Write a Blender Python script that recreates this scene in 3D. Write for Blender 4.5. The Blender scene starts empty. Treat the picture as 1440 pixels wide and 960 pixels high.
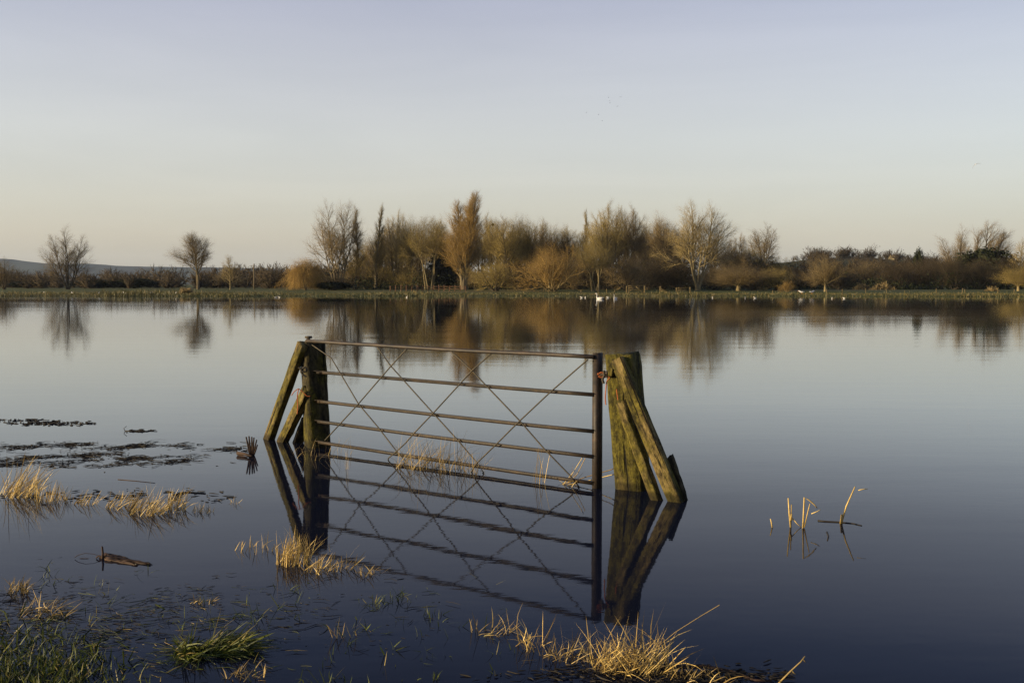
import bpy, math, random
import numpy as np
from mathutils import Vector, Matrix, Euler

S = bpy.context.scene
COL = S.collection
rad = math.radians

# ------------------------------------------------------------------ camera, sky, sun, exposure
CAM_H = 1.85
FPX = 1400.0                       # focal length in photo pixels (35 mm lens on 36 mm sensor)
PITCH = math.atan(80.0 / FPX)
cd = bpy.data.cameras.new('camera')
cam = bpy.data.objects.new('camera', cd); COL.objects.link(cam)
cam.location = (0, 0, CAM_H); cam.rotation_euler = (math.pi / 2 - PITCH, 0, 0)
cd.sensor_width = 36.0; cd.lens = 36.0 * FPX / 1440.0
cd.clip_start = 0.05; cd.clip_end = 40000.0
S.camera = cam

SUN_AZ = Vector((-0.97, -0.24, 0)).normalized()      # horizontal direction towards the sun
SUN_EL = rad(11.0)
w = bpy.data.worlds.new('World'); S.world = w; w.use_nodes = True
nt = w.node_tree; nt.nodes.clear()
sky = nt.nodes.new('ShaderNodeTexSky'); sky.sky_type = 'NISHITA'; sky.sun_disc = False
sky.sun_elevation = SUN_EL
sky.sun_rotation = math.atan2(SUN_AZ.x, SUN_AZ.y)
sky.altitude = 0; sky.air_density = 1.0; sky.dust_density = 2.2; sky.ozone_density = 3.0
bg = nt.nodes.new('ShaderNodeBackground'); bg.inputs['Strength'].default_value = 0.05
wo = nt.nodes.new('ShaderNodeOutputWorld')
nt.links.new(sky.outputs[0], bg.inputs[0])
# thin high veil of cloud over the clear sky, the same all round the horizon
tcw = nt.nodes.new('ShaderNodeTexCoord'); sepw = nt.nodes.new('ShaderNodeSeparateXYZ')
nt.links.new(tcw.outputs['Generated'], sepw.inputs[0])
vr = nt.nodes.new('ShaderNodeValToRGB')
vs_ = [(0.0, (.212, .193, .161)), (0.045, (.246, .208, .164)), (0.08, (.264, .229, .184)), (0.14, (.272, .245, .212)), (0.21, (.246, .222, .214)), (0.28, (.196, .178, .198)), (0.34, (.100, .106, .172)), (0.5, (.040, .056, .140)), (1.0, (.016, .030, .08))]
while len(vr.color_ramp.elements) < len(vs_): vr.color_ramp.elements.new(0.5)
for e_, (p_, c_) in zip(vr.color_ramp.elements, vs_): e_.position = p_; e_.color = (*c_, 1)
nt.links.new(sepw.outputs[2], vr.inputs[0])
wmap = nt.nodes.new('ShaderNodeMapping'); wmap.inputs['Scale'].default_value = (2.2, 2.2, 17.0)
nt.links.new(tcw.outputs['Generated'], wmap.inputs[0])
wn = nt.nodes.new('ShaderNodeTexNoise'); wn.inputs['Scale'].default_value = 1.0; wn.inputs['Detail'].default_value = 5.0; wn.inputs['Distortion'].default_value = 0.8
nt.links.new(wmap.outputs[0], wn.inputs[0])
wr = nt.nodes.new('ShaderNodeMapRange'); wr.inputs[1].default_value = 0.3; wr.inputs[2].default_value = 0.7; wr.inputs[3].default_value = 0.955; wr.inputs[4].default_value = 1.045
nt.links.new(wn.outputs[0], wr.inputs[0])
bg2 = nt.nodes.new('ShaderNodeBackground'); nt.links.new(vr.outputs[0], bg2.inputs[0]); nt.links.new(wr.outputs[0], bg2.inputs[1])
addw = nt.nodes.new('ShaderNodeAddShader'); nt.links.new(bg.outputs[0], addw.inputs[0]); nt.links.new(bg2.outputs[0], addw.inputs[1])
nt.links.new(addw.outputs[0], wo.inputs[0])

sl = bpy.data.lights.new('sun', 'SUN'); sl.energy = 4.6; sl.angle = rad(0.55); sl.color = (1.0, 0.80, 0.50)
so = bpy.data.objects.new('sun', sl); COL.objects.link(so)
sd = Vector((SUN_AZ.x * math.cos(SUN_EL), SUN_AZ.y * math.cos(SUN_EL), math.sin(SUN_EL)))
so.rotation_euler = (-sd).to_track_quat('-Z', 'Y').to_euler(); so.location = (-40, -20, 30)

S.view_settings.view_transform = 'Standard'; S.view_settings.look = 'None'
S.view_settings.gamma = 1.0; S.view_settings.exposure = 0.9
S.cycles.use_denoising = True; S.cycles.denoising_prefilter = 'NONE'; S.cycles.use_adaptive_sampling = False
S.cycles.max_bounces = 6; S.cycles.diffuse_bounces = 2; S.cycles.glossy_bounces = 3
S.cycles.transparent_max_bounces = 6; S.cycles.volume_bounces = 0
S.cycles.caustics_reflective = False; S.cycles.caustics_refractive = False

# ------------------------------------------------------------------ picture -> place helpers
FWD = Vector((0, math.cos(PITCH), -math.sin(PITCH))); UPV = Vector((0, math.sin(PITCH), math.cos(PITCH)))
CAMP = Vector((0, 0, CAM_H))
def ray(x, y):
    return FWD + Vector((1, 0, 0)) * ((x - 720) / FPX) - UPV * ((y - 480) / FPX)
def water_pt(x, y, z=0.0):                 # where the ray meets the level z
    r = ray(x, y); return CAMP + r * ((z - CAM_H) / r.z)
def at(x, y, Y):                           # the ray at distance Y in front of the camera
    r = ray(x, y); return CAMP + r * (Y / r.y)

# ------------------------------------------------------------------ mesh helpers
def nrm(a):
    return a / np.maximum(np.linalg.norm(a, axis=-1, keepdims=True), 1e-9)

def mesh_np(name, verts, faces, mat=None, smooth=False):
    """verts (N,3); faces list of (M,k) int arrays"""
    me = bpy.data.meshes.new(name)
    verts = np.asarray(verts, dtype=np.float32)
    fl = [np.asarray(f, dtype=np.int32) for f in faces if len(f)]
    nloop = sum(f.size for f in fl); npoly = sum(len(f) for f in fl)
    me.vertices.add(len(verts)); me.vertices.foreach_set('co', verts.ravel())
    me.loops.add(nloop); me.polygons.add(npoly)
    me.loops.foreach_set('vertex_index', np.concatenate([f.ravel() for f in fl]))
    tot = np.concatenate([np.full(len(f), f.shape[1], dtype=np.int32) for f in fl])
    st = np.concatenate([[0], np.cumsum(tot)[:-1]]).astype(np.int32)
    me.polygons.foreach_set('loop_start', st); me.polygons.foreach_set('loop_total', tot)
    if smooth: me.polygons.foreach_set('use_smooth', np.ones(npoly, dtype=bool))
    me.update(calc_edges=True); me.validate()
    if mat: me.materials.append(mat)
    return me

class MB:
    def __init__(s): s.v = []; s.f = {3: [], 4: []}; s.n = 0
    def add(s, v, *fs):
        v = np.asarray(v, dtype=float).reshape(-1, 3)
        for f in fs:
            f = np.asarray(f, dtype=np.int64)
            if len(f): s.f[f.shape[1]].append(f + s.n)
        s.v.append(v); s.n += len(v)
    def mesh(s, name, mat=None, smooth=False):
        fs = [np.concatenate(x) for x in s.f.values() if x]
        return mesh_np(name, np.concatenate(s.v), fs, mat, smooth)

def link(name, me, parent=None, loc=None, rot=None):
    o = bpy.data.objects.new(name, me); COL.objects.link(o)
    if parent: o.parent = parent
    if loc is not None: o.location = loc
    if rot is not None: o.rotation_euler = rot
    return o
def tag(o, label=None, cat=None, group=None, kind=None):
    if label: o['label'] = label
    if cat: o['category'] = cat
    if group: o['group'] = group
    if kind: o['kind'] = kind
    return o
def thing(name, label, cat, loc=(0, 0, 0), rotz=0.0, group=None, scale=None):
    o = link(name, None, None, loc, (0, 0, rotz))
    if scale is not None: o.scale = scale
    o.empty_display_size = 0.2
    return tag(o, label, cat, group)

def tubes(mb, pts, rads, k=5, tip=False, cap=False):
    """pts (N,S+1,3), rads (N,S+1): N tubes of k sides. tip=True ends in a point."""
    pts = np.asarray(pts, float); rads = np.asarray(rads, float)
    if pts.ndim == 2: pts = pts[None]; rads = rads[None]
    N, S1, _ = pts.shape
    d = np.zeros_like(pts); d[:, 1:-1] = pts[:, 2:] - pts[:, :-2]
    d[:, 0] = pts[:, 1] - pts[:, 0]; d[:, -1] = pts[:, -1] - pts[:, -2]
    d = nrm(d)
    m = nrm(pts[:, -1] - pts[:, 0])
    ref = np.where(np.abs(m[:, 2:3]) < 0.9, np.array([[0, 0, 1.0]]), np.array([[1.0, 0, 0]]))
    u = nrm(np.cross(d, ref[:, None, :])); v = np.cross(d, u)
    a = np.arange(k) * 2 * math.pi / k
    ring = u[:, :, None, :] * np.cos(a)[None, None, :, None] + v[:, :, None, :] * np.sin(a)[None, None, :, None]
    nr = S1 - 1 if tip else S1
    V = pts[:, :nr, None, :] + ring[:, :nr] * rads[:, :nr, None, None]
    per = nr * k + (1 if tip else 0)
    vv = V.reshape(N, nr * k, 3)
    if tip: vv = np.concatenate([vv, pts[:, -1:, :]], axis=1)
    base = (np.arange(N) * per)[:, None]
    q = []
    j = np.arange(k); jn = (j + 1) % k
    for s in range(nr - 1):
        q.append(np.stack([s * k + j, s * k + jn, (s + 1) * k + jn, (s + 1) * k + j], 1))
    fs = []
    if q:
        q = np.concatenate(q); fs.append((base[:, :, None] + q[None]).reshape(-1, 4))
    if tip:
        t = np.stack([(nr - 1) * k + j, (nr - 1) * k + jn, np.full(k, nr * k)], 1)
        fs.append((base[:, :, None] + t[None]).reshape(-1, 3))
    if cap and k == 4:
        c = np.array([[3, 2, 1, 0], [(nr - 1) * k, (nr - 1) * k + 1, (nr - 1) * k + 2, (nr - 1) * k + 3]])
        fs.append((base[:, :, None] + c[None]).reshape(-1, 4))
    elif cap:
        c = np.array([[0, i + 1, i] for i in range(1, k - 1)] + [[(nr - 1) * k, (nr - 1) * k + i, (nr - 1) * k + i + 1] for i in range(1, k - 1)])
        fs.append((base[:, :, None] + c[None]).reshape(-1, 3))
    mb.add(vv.reshape(-1, 3), *fs)

def ribbons(mb, pts, wid, side):
    """flat blades: pts (N,S+1,3), wid (N,S+1), side (N,3) ; last ring ends in a point"""
    N, S1, _ = pts.shape
    L = pts[:, :-1] - side[:, None, :] * wid[:, :-1, None]; R = pts[:, :-1] + side[:, None, :] * wid[:, :-1, None]
    v = np.concatenate([np.stack([L, R], 2).reshape(N, -1, 3), pts[:, -1:, :]], 1)
    per = v.shape[1]; base = (np.arange(N) * per)[:, None, None]
    ns = S1 - 1
    q = np.array([[2 * s, 2 * s + 1, 2 * s + 3, 2 * s + 2] for s in range(ns - 1)])
    t = np.array([[2 * (ns - 1), 2 * (ns - 1) + 1, 2 * ns]])
    fs = [(base + t[None]).reshape(-1, 3)]
    if len(q): fs.append((base + q[None]).reshape(-1, 4))
    mb.add(v.reshape(-1, 3), *fs)

def box_beam(p0, p1, wd, th, normal, rng, jit=0.006, nseg=10, taper=1.0, chew=0.0):
    """A sawn timber from p0 to p1 with local Z along its length, local Y towards 'normal': (mesh data, matrix)"""
    p0 = Vector(p0); p1 = Vector(p1)
    z = (p1 - p0); L = z.length; z.normalize()
    y = (Vector(normal) - z * Vector(normal).dot(z)).normalized(); x = y.cross(z).normalized()
    M = Matrix((x, y, z)).transposed().to_4x4(); M.translation = p0
    pts = []
    c = 0.10 * min(wd, th)
    prof = [(-1, -1, 1, 0), (-1, -1, 0, 1), (-1, 1, 0, -1), (-1, 1, 1, 0), (1, 1, -1, 0), (1, 1, 0, -1), (1, -1, 0, 1), (1, -1, -1, 0)]
    K = []
    for i, (sx, sy, dx, dy) in enumerate(prof):
        K.append((sx * wd / 2 + dx * c, sy * th / 2 + dy * c))
    # extra points along each long face for surface relief
    ring = []
    for i in range(8):
        a = K[i]; b = K[(i + 1) % 8]
        ring.append(a)
        if (a[0] - b[0]) ** 2 + (a[1] - b[1]) ** 2 > (3 * c) ** 2:
            for q in (0.25, 0.5, 0.75): ring.append((a[0] + (b[0] - a[0]) * q, a[1] + (b[1] - a[1]) * q))
    ring = np.array(ring); k = len(ring)
    col_j = rng.normal(0, jit * 0.45, (k, 2))
    V = np.zeros((nseg + 1, k, 3))
    walk = np.cumsum(rng.normal(0, jit * 0.35, (nseg + 1, k, 2)), axis=0); walk -= walk.mean(0)
    for s in range(nseg + 1):
        f = 1.0 + (taper - 1.0) * s / nseg
        r = ring * f + col_j + walk[s] * 0.6 + rng.normal(0, jit * 0.35, (k, 2))
        V[s, :, :2] = r
        V[s, :, 2] = L * s / nseg
    if chew: V[-1, :, 2] += rng.normal(0, chew, k)
    j = np.arange(k); jn = (j + 1) % k
    q = np.concatenate([np.stack([s * k + j, s * k + jn, (s + 1) * k + jn, (s + 1) * k + j], 1) for s in range(nseg)])
    v = V.reshape(-1, 3)
    v = np.concatenate([v, [[0, 0, 0], [0, 0, L - chew * 0.5]]])
    n0 = (nseg + 1) * k
    t = np.concatenate([np.stack([jn, j, np.full(k, n0)], 1), np.stack([nseg * k + j, nseg * k + jn, np.full(k, n0 + 1)], 1)])
    mb = MB(); mb.add(v, q, t)
    return mb, M

# ------------------------------------------------------------------ materials
def new_mat(name):
    m = bpy.data.materials.new(name); m.use_nodes = True
    n = m.node_tree; n.nodes.clear()
    out = n.nodes.new('ShaderNodeOutputMaterial')
    return m, n, out
def N(n, typ, **kw):
    nd = n.nodes.new(typ)
    for k, v in kw.items():
        if k.startswith('i_'): nd.inputs[k[2:].replace('_', ' ')].default_value = v
        else: setattr(nd, k, v)
    return nd
def ramp(n, fac, stops, interp='LINEAR'):
    r = n.nodes.new('ShaderNodeValToRGB'); r.color_ramp.interpolation = interp
    e = r.color_ramp.elements
    while len(e) < len(stops): e.new(0.5)
    for i, (p, c) in enumerate(stops):
        e[i].position = p; e[i].color = (c[0], c[1], c[2], 1) if not isinstance(c, float) else (c, c, c, 1)
    n.links.new(fac, r.inputs[0]); return r
def noise(n, vec, scale, detail=4, rough=0.55, dist=0.0):
    t = N(n, 'ShaderNodeTexNoise'); t.inputs['Scale'].default_value = scale; t.inputs['Detail'].default_value = detail
    t.inputs['Roughness'].default_value = rough; t.inputs['Distortion'].default_value = dist
    if vec is not None: n.links.new(vec, t.inputs['Vector'])
    return t
def mapping(n, src, scale):
    m = N(n, 'ShaderNodeMapping'); m.inputs['Scale'].default_value = scale
    n.links.new(src, m.inputs['Vector']); return m.outputs[0]
def mix(n, fac, a, b, blend='MIX'):
    m = N(n, 'ShaderNodeMix', data_type='RGBA', blend_type=blend)
    for sock, v in ((m.inputs[0], fac), (m.inputs[6], a), (m.inputs[7], b)):
        if isinstance(v, (int, float)): sock.default_value = v
        elif isinstance(v, tuple): sock.default_value = (v[0], v[1], v[2], 1)
        else: n.links.new(v, sock)
    return m.outputs[2]
def principled(n, out, base, rough=0.8, spec=0.3, bump=None, metal=0.0):
    p = N(n, 'ShaderNodeBsdfPrincipled')
    if isinstance(base, tuple): p.inputs['Base Color'].default_value = (*base, 1)
    else: n.links.new(base, p.inputs['Base Color'])
    if isinstance(rough, float): p.inputs['Roughness'].default_value = rough
    else: n.links.new(rough, p.inputs['Roughness'])
    p.inputs['Specular IOR Level'].default_value = spec; p.inputs['Metallic'].default_value = metal
    if bump is not None: n.links.new(bump, p.inputs['Normal'])
    n.links.new(p.outputs[0], out.inputs[0]); return p
def bump(n, h, strength, dist):
    b = N(n, 'ShaderNodeBump'); b.inputs['Strength'].default_value = strength; b.inputs['Distance'].default_value = dist
    n.links.new(h, b.inputs['Height']); return b.outputs[0]

def mat_water():
    m, n, out = new_mat('flood_water')
    geo = N(n, 'ShaderNodeNewGeometry'); P = geo.outputs['Position']
    a = noise(n, mapping(n, P, (0.9, 2.6, 1)), 1.0, 3, 0.5)
    b = noise(n, mapping(n, P, (6.0, 13.0, 1)), 1.0, 2, 0.5)
    c = noise(n, mapping(n, P, (0.16, 0.55, 1)), 1.0, 3, 0.5)
    patch = ramp(n, noise(n, mapping(n, P, (0.012, 0.05, 1)), 1.0, 3, 0.55).outputs[0], [(0.50, 0.35), (0.66, 1.0)])
    s1 = N(n, 'ShaderNodeMath', operation='MULTIPLY', ); n.links.new(a.outputs[0], s1.inputs[0]); s1.inputs[1].default_value = 0.32
    s2 = N(n, 'ShaderNodeMath', operation='MULTIPLY_ADD'); n.links.new(b.outputs[0], s2.inputs[0]); s2.inputs[1].default_value = 0.15; n.links.new(s1.outputs[0], s2.inputs[2])
    s3 = N(n, 'ShaderNodeMath', operation='MULTIPLY_ADD'); n.links.new(c.outputs[0], s3.inputs[0]); s3.inputs[1].default_value = 1.6; n.links.new(s2.outputs[0], s3.inputs[2])
    s4 = N(n, 'ShaderNodeMath', operation='MULTIPLY'); n.links.new(s3.outputs[0], s4.inputs[0]); n.links.new(patch.outputs[0], s4.inputs[1])
    bp = N(n, 'ShaderNodeBump'); bp.inputs['Strength'].default_value = 1.0; bp.inputs['Distance'].default_value = 0.006
    n.links.new(s4.outputs[0], bp.inputs['Height'])
    fr = N(n, 'ShaderNodeFresnel'); fr.inputs['IOR'].default_value = 1.333; n.links.new(bp.outputs[0], fr.inputs['Normal'])
    fac = ramp(n, fr.outputs[0], [(0.02, 0.008), (0.114, 0.048), (0.278, 0.215), (0.5, 0.58), (0.7, 0.80), (1.0, 0.97)])
    gl = N(n, 'ShaderNodeBsdfGlossy'); gl.inputs['Roughness'].default_value = 0.035; gl.inputs['Color'].default_value = (0.93, 0.965, 1.0, 1)
    n.links.new(bp.outputs[0], gl.inputs['Normal'])
    wind = ramp(n, noise(n, mapping(n, P, (0.010, 0.07, 1)), 1.0, 4, 0.6, 0.5).outputs[0], [(0.42, 0.020), (0.60, 0.048)])
    n.links.new(wind.outputs[0], gl.inputs['Roughness'])
    df = N(n, 'ShaderNodeBsdfDiffuse'); df.inputs['Color'].default_value = (0.006, 0.0075, 0.015, 1)
    mx = N(n, 'ShaderNodeMixShader')
    n.links.new(fac.outputs[0], mx.inputs[0]); n.links.new(df.outputs[0], mx.inputs[1]); n.links.new(gl.outputs[0], mx.inputs[2])
    n.links.new(mx.outputs[0], out.inputs[0])
    return m

def mat_ground():
    m, n, out = new_mat('meadow_ground')
    geo = N(n, 'ShaderNodeNewGeometry'); P = geo.outputs['Position']
    a = noise(n, mapping(n, P, (0.02, 0.05, 1)), 1.0, 5, 0.6)
    b = noise(n, P, 1.3, 5, 0.65)
    g = ramp(n, a.outputs[0], [(0.30, (0.050, 0.062, 0.016)), (0.5, (0.075, 0.085, 0.024)), (0.70, (0.12, 0.098, 0.04))])
    d = ramp(n, b.outputs[0], [(0.3, (0.5, 0.5, 0.5)), (0.75, (1.25, 1.2, 1.1))])
    principled(n, out, mix(n, 1.0, g.outputs[0], d.outputs[0], 'MULTIPLY'), 0.95, 0.1, bump(n, b.outputs[0], 0.8, 0.08))
    return m

def mat_hill(name, c0, c1, c2, sx, sy):
    m, n, out = new_mat(name)
    geo = N(n, 'ShaderNodeNewGeometry'); P = geo.outputs['Position']
    v = N(n, 'ShaderNodeTexVoronoi'); n.links.new(mapping(n, P, (sx, sy, 0.0)), v.inputs['Vector']); v.inputs['Scale'].default_value = 1.0
    sep = N(n, 'ShaderNodeSeparateColor'); n.links.new(v.outputs['Color'], sep.inputs[0])
    f = ramp(n, sep.outputs[0], [(0.0, c0), (0.45, c1), (0.75, c2)], 'CONSTANT')
    b = noise(n, mapping(n, P, (sx * 9, sy * 9, 0.02)), 1.0, 6, 0.7)
    d = ramp(n, b.outputs[0], [(0.3, (0.45, 0.45, 0.45)), (0.7, (1.2, 1.2, 1.2))])
    principled(n, out, mix(n, 1.0, f.outputs[0], d.outputs[0], 'MULTIPLY'), 0.95, 0.1)
    return m

def mat_wood(name, moss, grey, dark, moss_amt=0.5, split=0.36):
    m, n, out = new_mat(name)
    tc = N(n, 'ShaderNodeTexCoord'); oi = N(n, 'ShaderNodeObjectInfo')
    off = N(n, 'ShaderNodeVectorMath', operation='MULTIPLY_ADD'); n.links.new(oi.outputs['Random'], off.inputs[0])
    off.inputs[1].default_value = (7.3, 3.1, 11.7); n.links.new(tc.outputs['Object'], off.inputs[2])
    O = off.outputs[0]
    grain = noise(n, mapping(n, O, (34, 34, 4.0)), 1.0, 6, 0.7, 0.6)
    crack = noise(n, mapping(n, O, (26, 26, 0.9)), 1.0, 3, 0.5, 0.3)
    blot = noise(n, mapping(n, O, (5, 5, 2.6)), 1.0, 5, 0.65)
    pit = noise(n, O, 38.0, 3, 0.6)
    blot2 = noise(n, mapping(n, O, (17, 17, 7)), 1.0, 4, 0.7)
    wc = ramp(n, grain.outputs[0], [(0.28, dark), (0.5, grey), (0.72, tuple(x * 1.35 for x in grey))])
    mf = ramp(n, blot.outputs[0], [(moss_amt - 0.06, 0.0), (moss_amt + 0.06, 1.0)])
    mc = ramp(n, pit.outputs[0], [(0.3, tuple(x * 0.55 for x in moss)), (0.7, tuple(x * 1.2 for x in moss))])
    c1 = mix(n, mf.outputs[0], mc.outputs[0], wc.outputs[0])
    ck = ramp(n, crack.outputs[0], [(split, 0.06), (split + 0.06, 1.0)])
    c2 = mix(n, 1.0, c1, ck.outputs[0], 'MULTIPLY')
    pk = ramp(n, pit.outputs[0], [(0.26, 0.25), (0.33, 1.0)])
    c3 = mix(n, 1.0, c2, pk.outputs[0], 'MULTIPLY')
    b2 = ramp(n, blot2.outputs[0], [(0.36, 0.22), (0.50, 0.95), (0.66, 1.65)])
    c3 = mix(n, 1.0, c3, b2.outputs[0], 'MULTIPLY')
    gp = N(n, 'ShaderNodeNewGeometry'); sz = N(n, 'ShaderNodeSeparateXYZ'); n.links.new(gp.outputs['Position'], sz.inputs[0])
    wl = N(n, 'ShaderNodeMath', operation='MULTIPLY_ADD'); n.links.new(blot2.outputs[0], wl.inputs[0]); wl.inputs[1].default_value = -0.10; n.links.new(sz.outputs[2], wl.inputs[2])
    wet = ramp(n, wl.outputs[0], [(0.0, (0.34, 0.33, 0.30)), (0.035, (1.0, 1.0, 1.0))])
    c3 = mix(n, 1.0, c3, wet.outputs[0], 'MULTIPLY')
    h = N(n, 'ShaderNodeMath', operation='ADD'); n.links.new(grain.outputs[0], h.inputs[0]); n.links.new(ck.outputs[0], h.inputs[1])
    h2 = N(n, 'ShaderNodeMath', operation='MULTIPLY_ADD'); n.links.new(pit.outputs[0], h2.inputs[0]); h2.inputs[1].default_value = 0.8; n.links.new(h.outputs[0], h2.inputs[2])
    principled(n, out, c3, 0.85, 0.2, bump(n, h2.outputs[0], 1.0, 0.012))
    return m

def mat_rust(name, a, b):
    m, n, out = new_mat(name)
    tc = N(n, 'ShaderNodeTexCoord')
    x = noise(n, tc.outputs['Object'], 26.0, 6, 0.75); y = noise(n, tc.outputs['Object'], 5.0, 5, 0.7)
    c = ramp(n, x.outputs[0], [(0.32, tuple(v * 0.5 for v in a)), (0.52, a), (0.72, b)])
    d = ramp(n, y.outputs[0], [(0.38, (0.42, 0.42, 0.45)), (0.62, (1.35, 1.28, 1.2))])
    principled(n, out, mix(n, 1.0, c.outputs[0], d.outputs[0], 'MULTIPLY'), 0.62, 0.4, bump(n, x.outputs[0], 0.6, 0.002))
    return m

def mat_plain(name, col, rough=0.8, var=0.3, spec=0.2, island=True):
    """colour that varies from piece to piece (blades, twigs, chips)"""
    m, n, out = new_mat(name)
    geo = N(n, 'ShaderNodeNewGeometry')
    lo = tuple(v * (1 - var) for v in col); hi = tuple(v * (1 + var) for v in col)
    if island:
        c = ramp(n, geo.outputs['Random Per Island'], [(0.0, lo), (1.0, hi)]).outputs[0]
    else:
        c = ramp(n, noise(n, geo.outputs['Position'], 9.0, 4).outputs[0], [(0.3, lo), (0.7, hi)]).outputs[0]
    principled(n, out, c, rough, spec)
    return m

def mat_twig(name, c_dark, c_pale):
    m, n, out = new_mat(name)
    geo = N(n, 'ShaderNodeNewGeometry'); oi = N(n, 'ShaderNodeObjectInfo')
    a = mix(n, geo.outputs['Random Per Island'], c_dark, c_pale)  # each twig takes a random tone between the two colours
    d = ramp(n, oi.outputs['Random'], [(0.0, (0.78, 0.76, 0.72)), (1.0, (1.2, 1.16, 1.08))])
    principled(n, out, mix(n, 1.0, a, d.outputs[0], 'MULTIPLY'), 0.8, 0.15)
    return m

def mat_blade(name, stops, trans=0.25):
    m, n, out = new_mat(name)
    geo = N(n, 'ShaderNodeNewGeometry')
    c = ramp(n, geo.outputs['Random Per Island'], stops)
    nn = noise(n, geo.outputs['Position'], 30.0, 3)
    d = ramp(n, nn.outputs[0], [(0.3, (0.7, 0.7, 0.66)), (0.7, (1.15, 1.15, 1.15))])
    cc = mix(n, 1.0, c.outputs[0], d.outputs[0], 'MULTIPLY')
    p = N(n, 'ShaderNodeBsdfPrincipled'); n.links.new(cc, p.inputs['Base Color']); p.inputs['Roughness'].default_value = 0.55
    p.inputs['Specular IOR Level'].default_value = 0.3
    t = N(n, 'ShaderNodeBsdfTranslucent'); n.links.new(cc, t.inputs[0])
    mx = N(n, 'ShaderNodeMixShader'); mx.inputs[0].default_value = trans
    n.links.new(p.outputs[0], mx.inputs[1]); n.links.new(t.outputs[0], mx.inputs[2]); n.links.new(mx.outputs[0], out.inputs[0])
    return m

M_WATER = mat_water(); M_GROUND = mat_ground()
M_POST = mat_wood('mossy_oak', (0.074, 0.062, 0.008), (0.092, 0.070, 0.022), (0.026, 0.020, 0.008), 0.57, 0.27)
M_POST_SHADE = mat_wood('shade_darkened_oak', (0.060, 0.050, 0.006), (0.040, 0.032, 0.014), (0.010, 0.008, 0.005), 0.47, 0.30)  # darker post wood: shade of the unlit face put into the colour
M_BRACE = mat_wood('weathered_brace', (0.080, 0.064, 0.010), (0.135, 0.098, 0.034), (0.028, 0.020, 0.009), 0.54, 0.33)
M_BOARD = mat_wood('shade_dark_board', (0.03, 0.03, 0.008), (0.045, 0.036, 0.018), (0.015, 0.012, 0.007), 0.4)  # dark tone carries the shade of the boards behind the braces
M_RAIL = mat_rust('brown_rusted_iron', (0.026, 0.017, 0.009), (0.050, 0.028, 0.013))
M_ROD = mat_rust('olive_rusted_rod', (0.040, 0.030, 0.012), (0.07, 0.047, 0.016))
M_TWINE = mat_plain('orange_twine', (0.30, 0.085, 0.025), 0.7, 0.25)
M_ROPE = mat_plain('dark_rope', (0.05, 0.042, 0.03), 0.9, 0.4)
M_STRAW = mat_blade('dry_straw', [(0.0, (0.07, 0.05, 0.02)), (0.22, (0.26, 0.17, 0.05)), (0.5, (0.55, 0.375, 0.115)), (1.0, (0.75, 0.56, 0.21))], 0.15)
M_STRAWB = mat_blade('brown_straw', [(0.0, (0.13, 0.09, 0.035)), (0.5, (0.30, 0.21, 0.075)), (1.0, (0.50, 0.36, 0.14))], 0.15)
M_GREEN = mat_blade('wet_green_grass', [(0.0, (0.018, 0.026, 0.006)), (0.45, (0.055, 0.075, 0.010)), (0.8, (0.13, 0.145, 0.020)), (1.0, (0.26, 0.20, 0.07))], 0.25)
M_DEBRIS = mat_plain('floating_debris', (0.020, 0.016, 0.011), 0.7, 0.75)
M_DRIFT = mat_plain('driftwood', (0.042, 0.024, 0.015), 0.75, 0.45, island=False)
M_BANKG = mat_blade('bank_grass', [(0.0, (0.035, 0.036, 0.010)), (0.45, (0.075, 0.074, 0.018)), (0.75, (0.12, 0.10, 0.03)), (1.0, (0.24, 0.17, 0.06))], 0.2)
M_BARK = mat_plain('tree_bark', (0.135, 0.105, 0.058), 0.9, 0.35, island=False)
M_BARKP = mat_plain('pale_bark', (0.19, 0.148, 0.07), 0.9, 0.3, island=False)
M_BARKD = mat_plain('dark_bark', (0.055, 0.042, 0.026), 0.9, 0.35, island=False)
M_TW_OLIVE = mat_twig('olive_twigs', (0.135, 0.104, 0.036), (0.315, 0.240, 0.082))
M_TW_ORANGE = mat_twig('orange_twigs', (0.165, 0.110, 0.038), (0.35, 0.230, 0.074))
M_TW_BROWN = mat_twig('brown_twigs', (0.100, 0.076, 0.040), (0.24, 0.178, 0.085))
M_TW_PALE = mat_twig('pale_twigs', (0.17, 0.135, 0.062), (0.36, 0.28, 0.125))
M_TW_DARK = mat_twig('dark_twigs', (0.026, 0.021, 0.013), (0.068, 0.052, 0.029))
M_TW_SCRUB = mat_twig('scrub_twigs', (0.030, 0.023, 0.014), (0.078, 0.058, 0.032))
M_EVERG = mat_twig('dark_evergreen', (0.012, 0.016, 0.006), (0.034, 0.040, 0.014))
M_WHITE = mat_plain('white_plumage', (0.52, 0.50, 0.47), 0.6, 0.05)
M_GREYW = mat_plain('grey_wing', (0.22, 0.21, 0.20), 0.7, 0.15)
M_DARKBIRD = mat_plain('dark_plumage', (0.04, 0.038, 0.036), 0.7, 0.2)
M_BILL = mat_plain('orange_bill', (0.55, 0.2, 0.03), 0.5, 0.1)
M_FENCE = mat_wood('fence_timber', (0.12, 0.062, 0.028), (0.14, 0.075, 0.036), (0.06, 0.03, 0.018), 0.4)
M_CREAM = mat_plain('cream_render', (0.36, 0.30, 0.18), 0.8, 0.08, island=False)
M_TILE = mat_plain('brown_tiles', (0.13, 0.095, 0.05), 0.85, 0.3, island=False)
M_GLASS = mat_plain('dark_window_glass', (0.02, 0.022, 0.025), 0.1, 0.1, 0.5)
M_BRUSH = mat_plain('pale_brushwood', (0.20, 0.145, 0.06), 0.8, 0.4)

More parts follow.
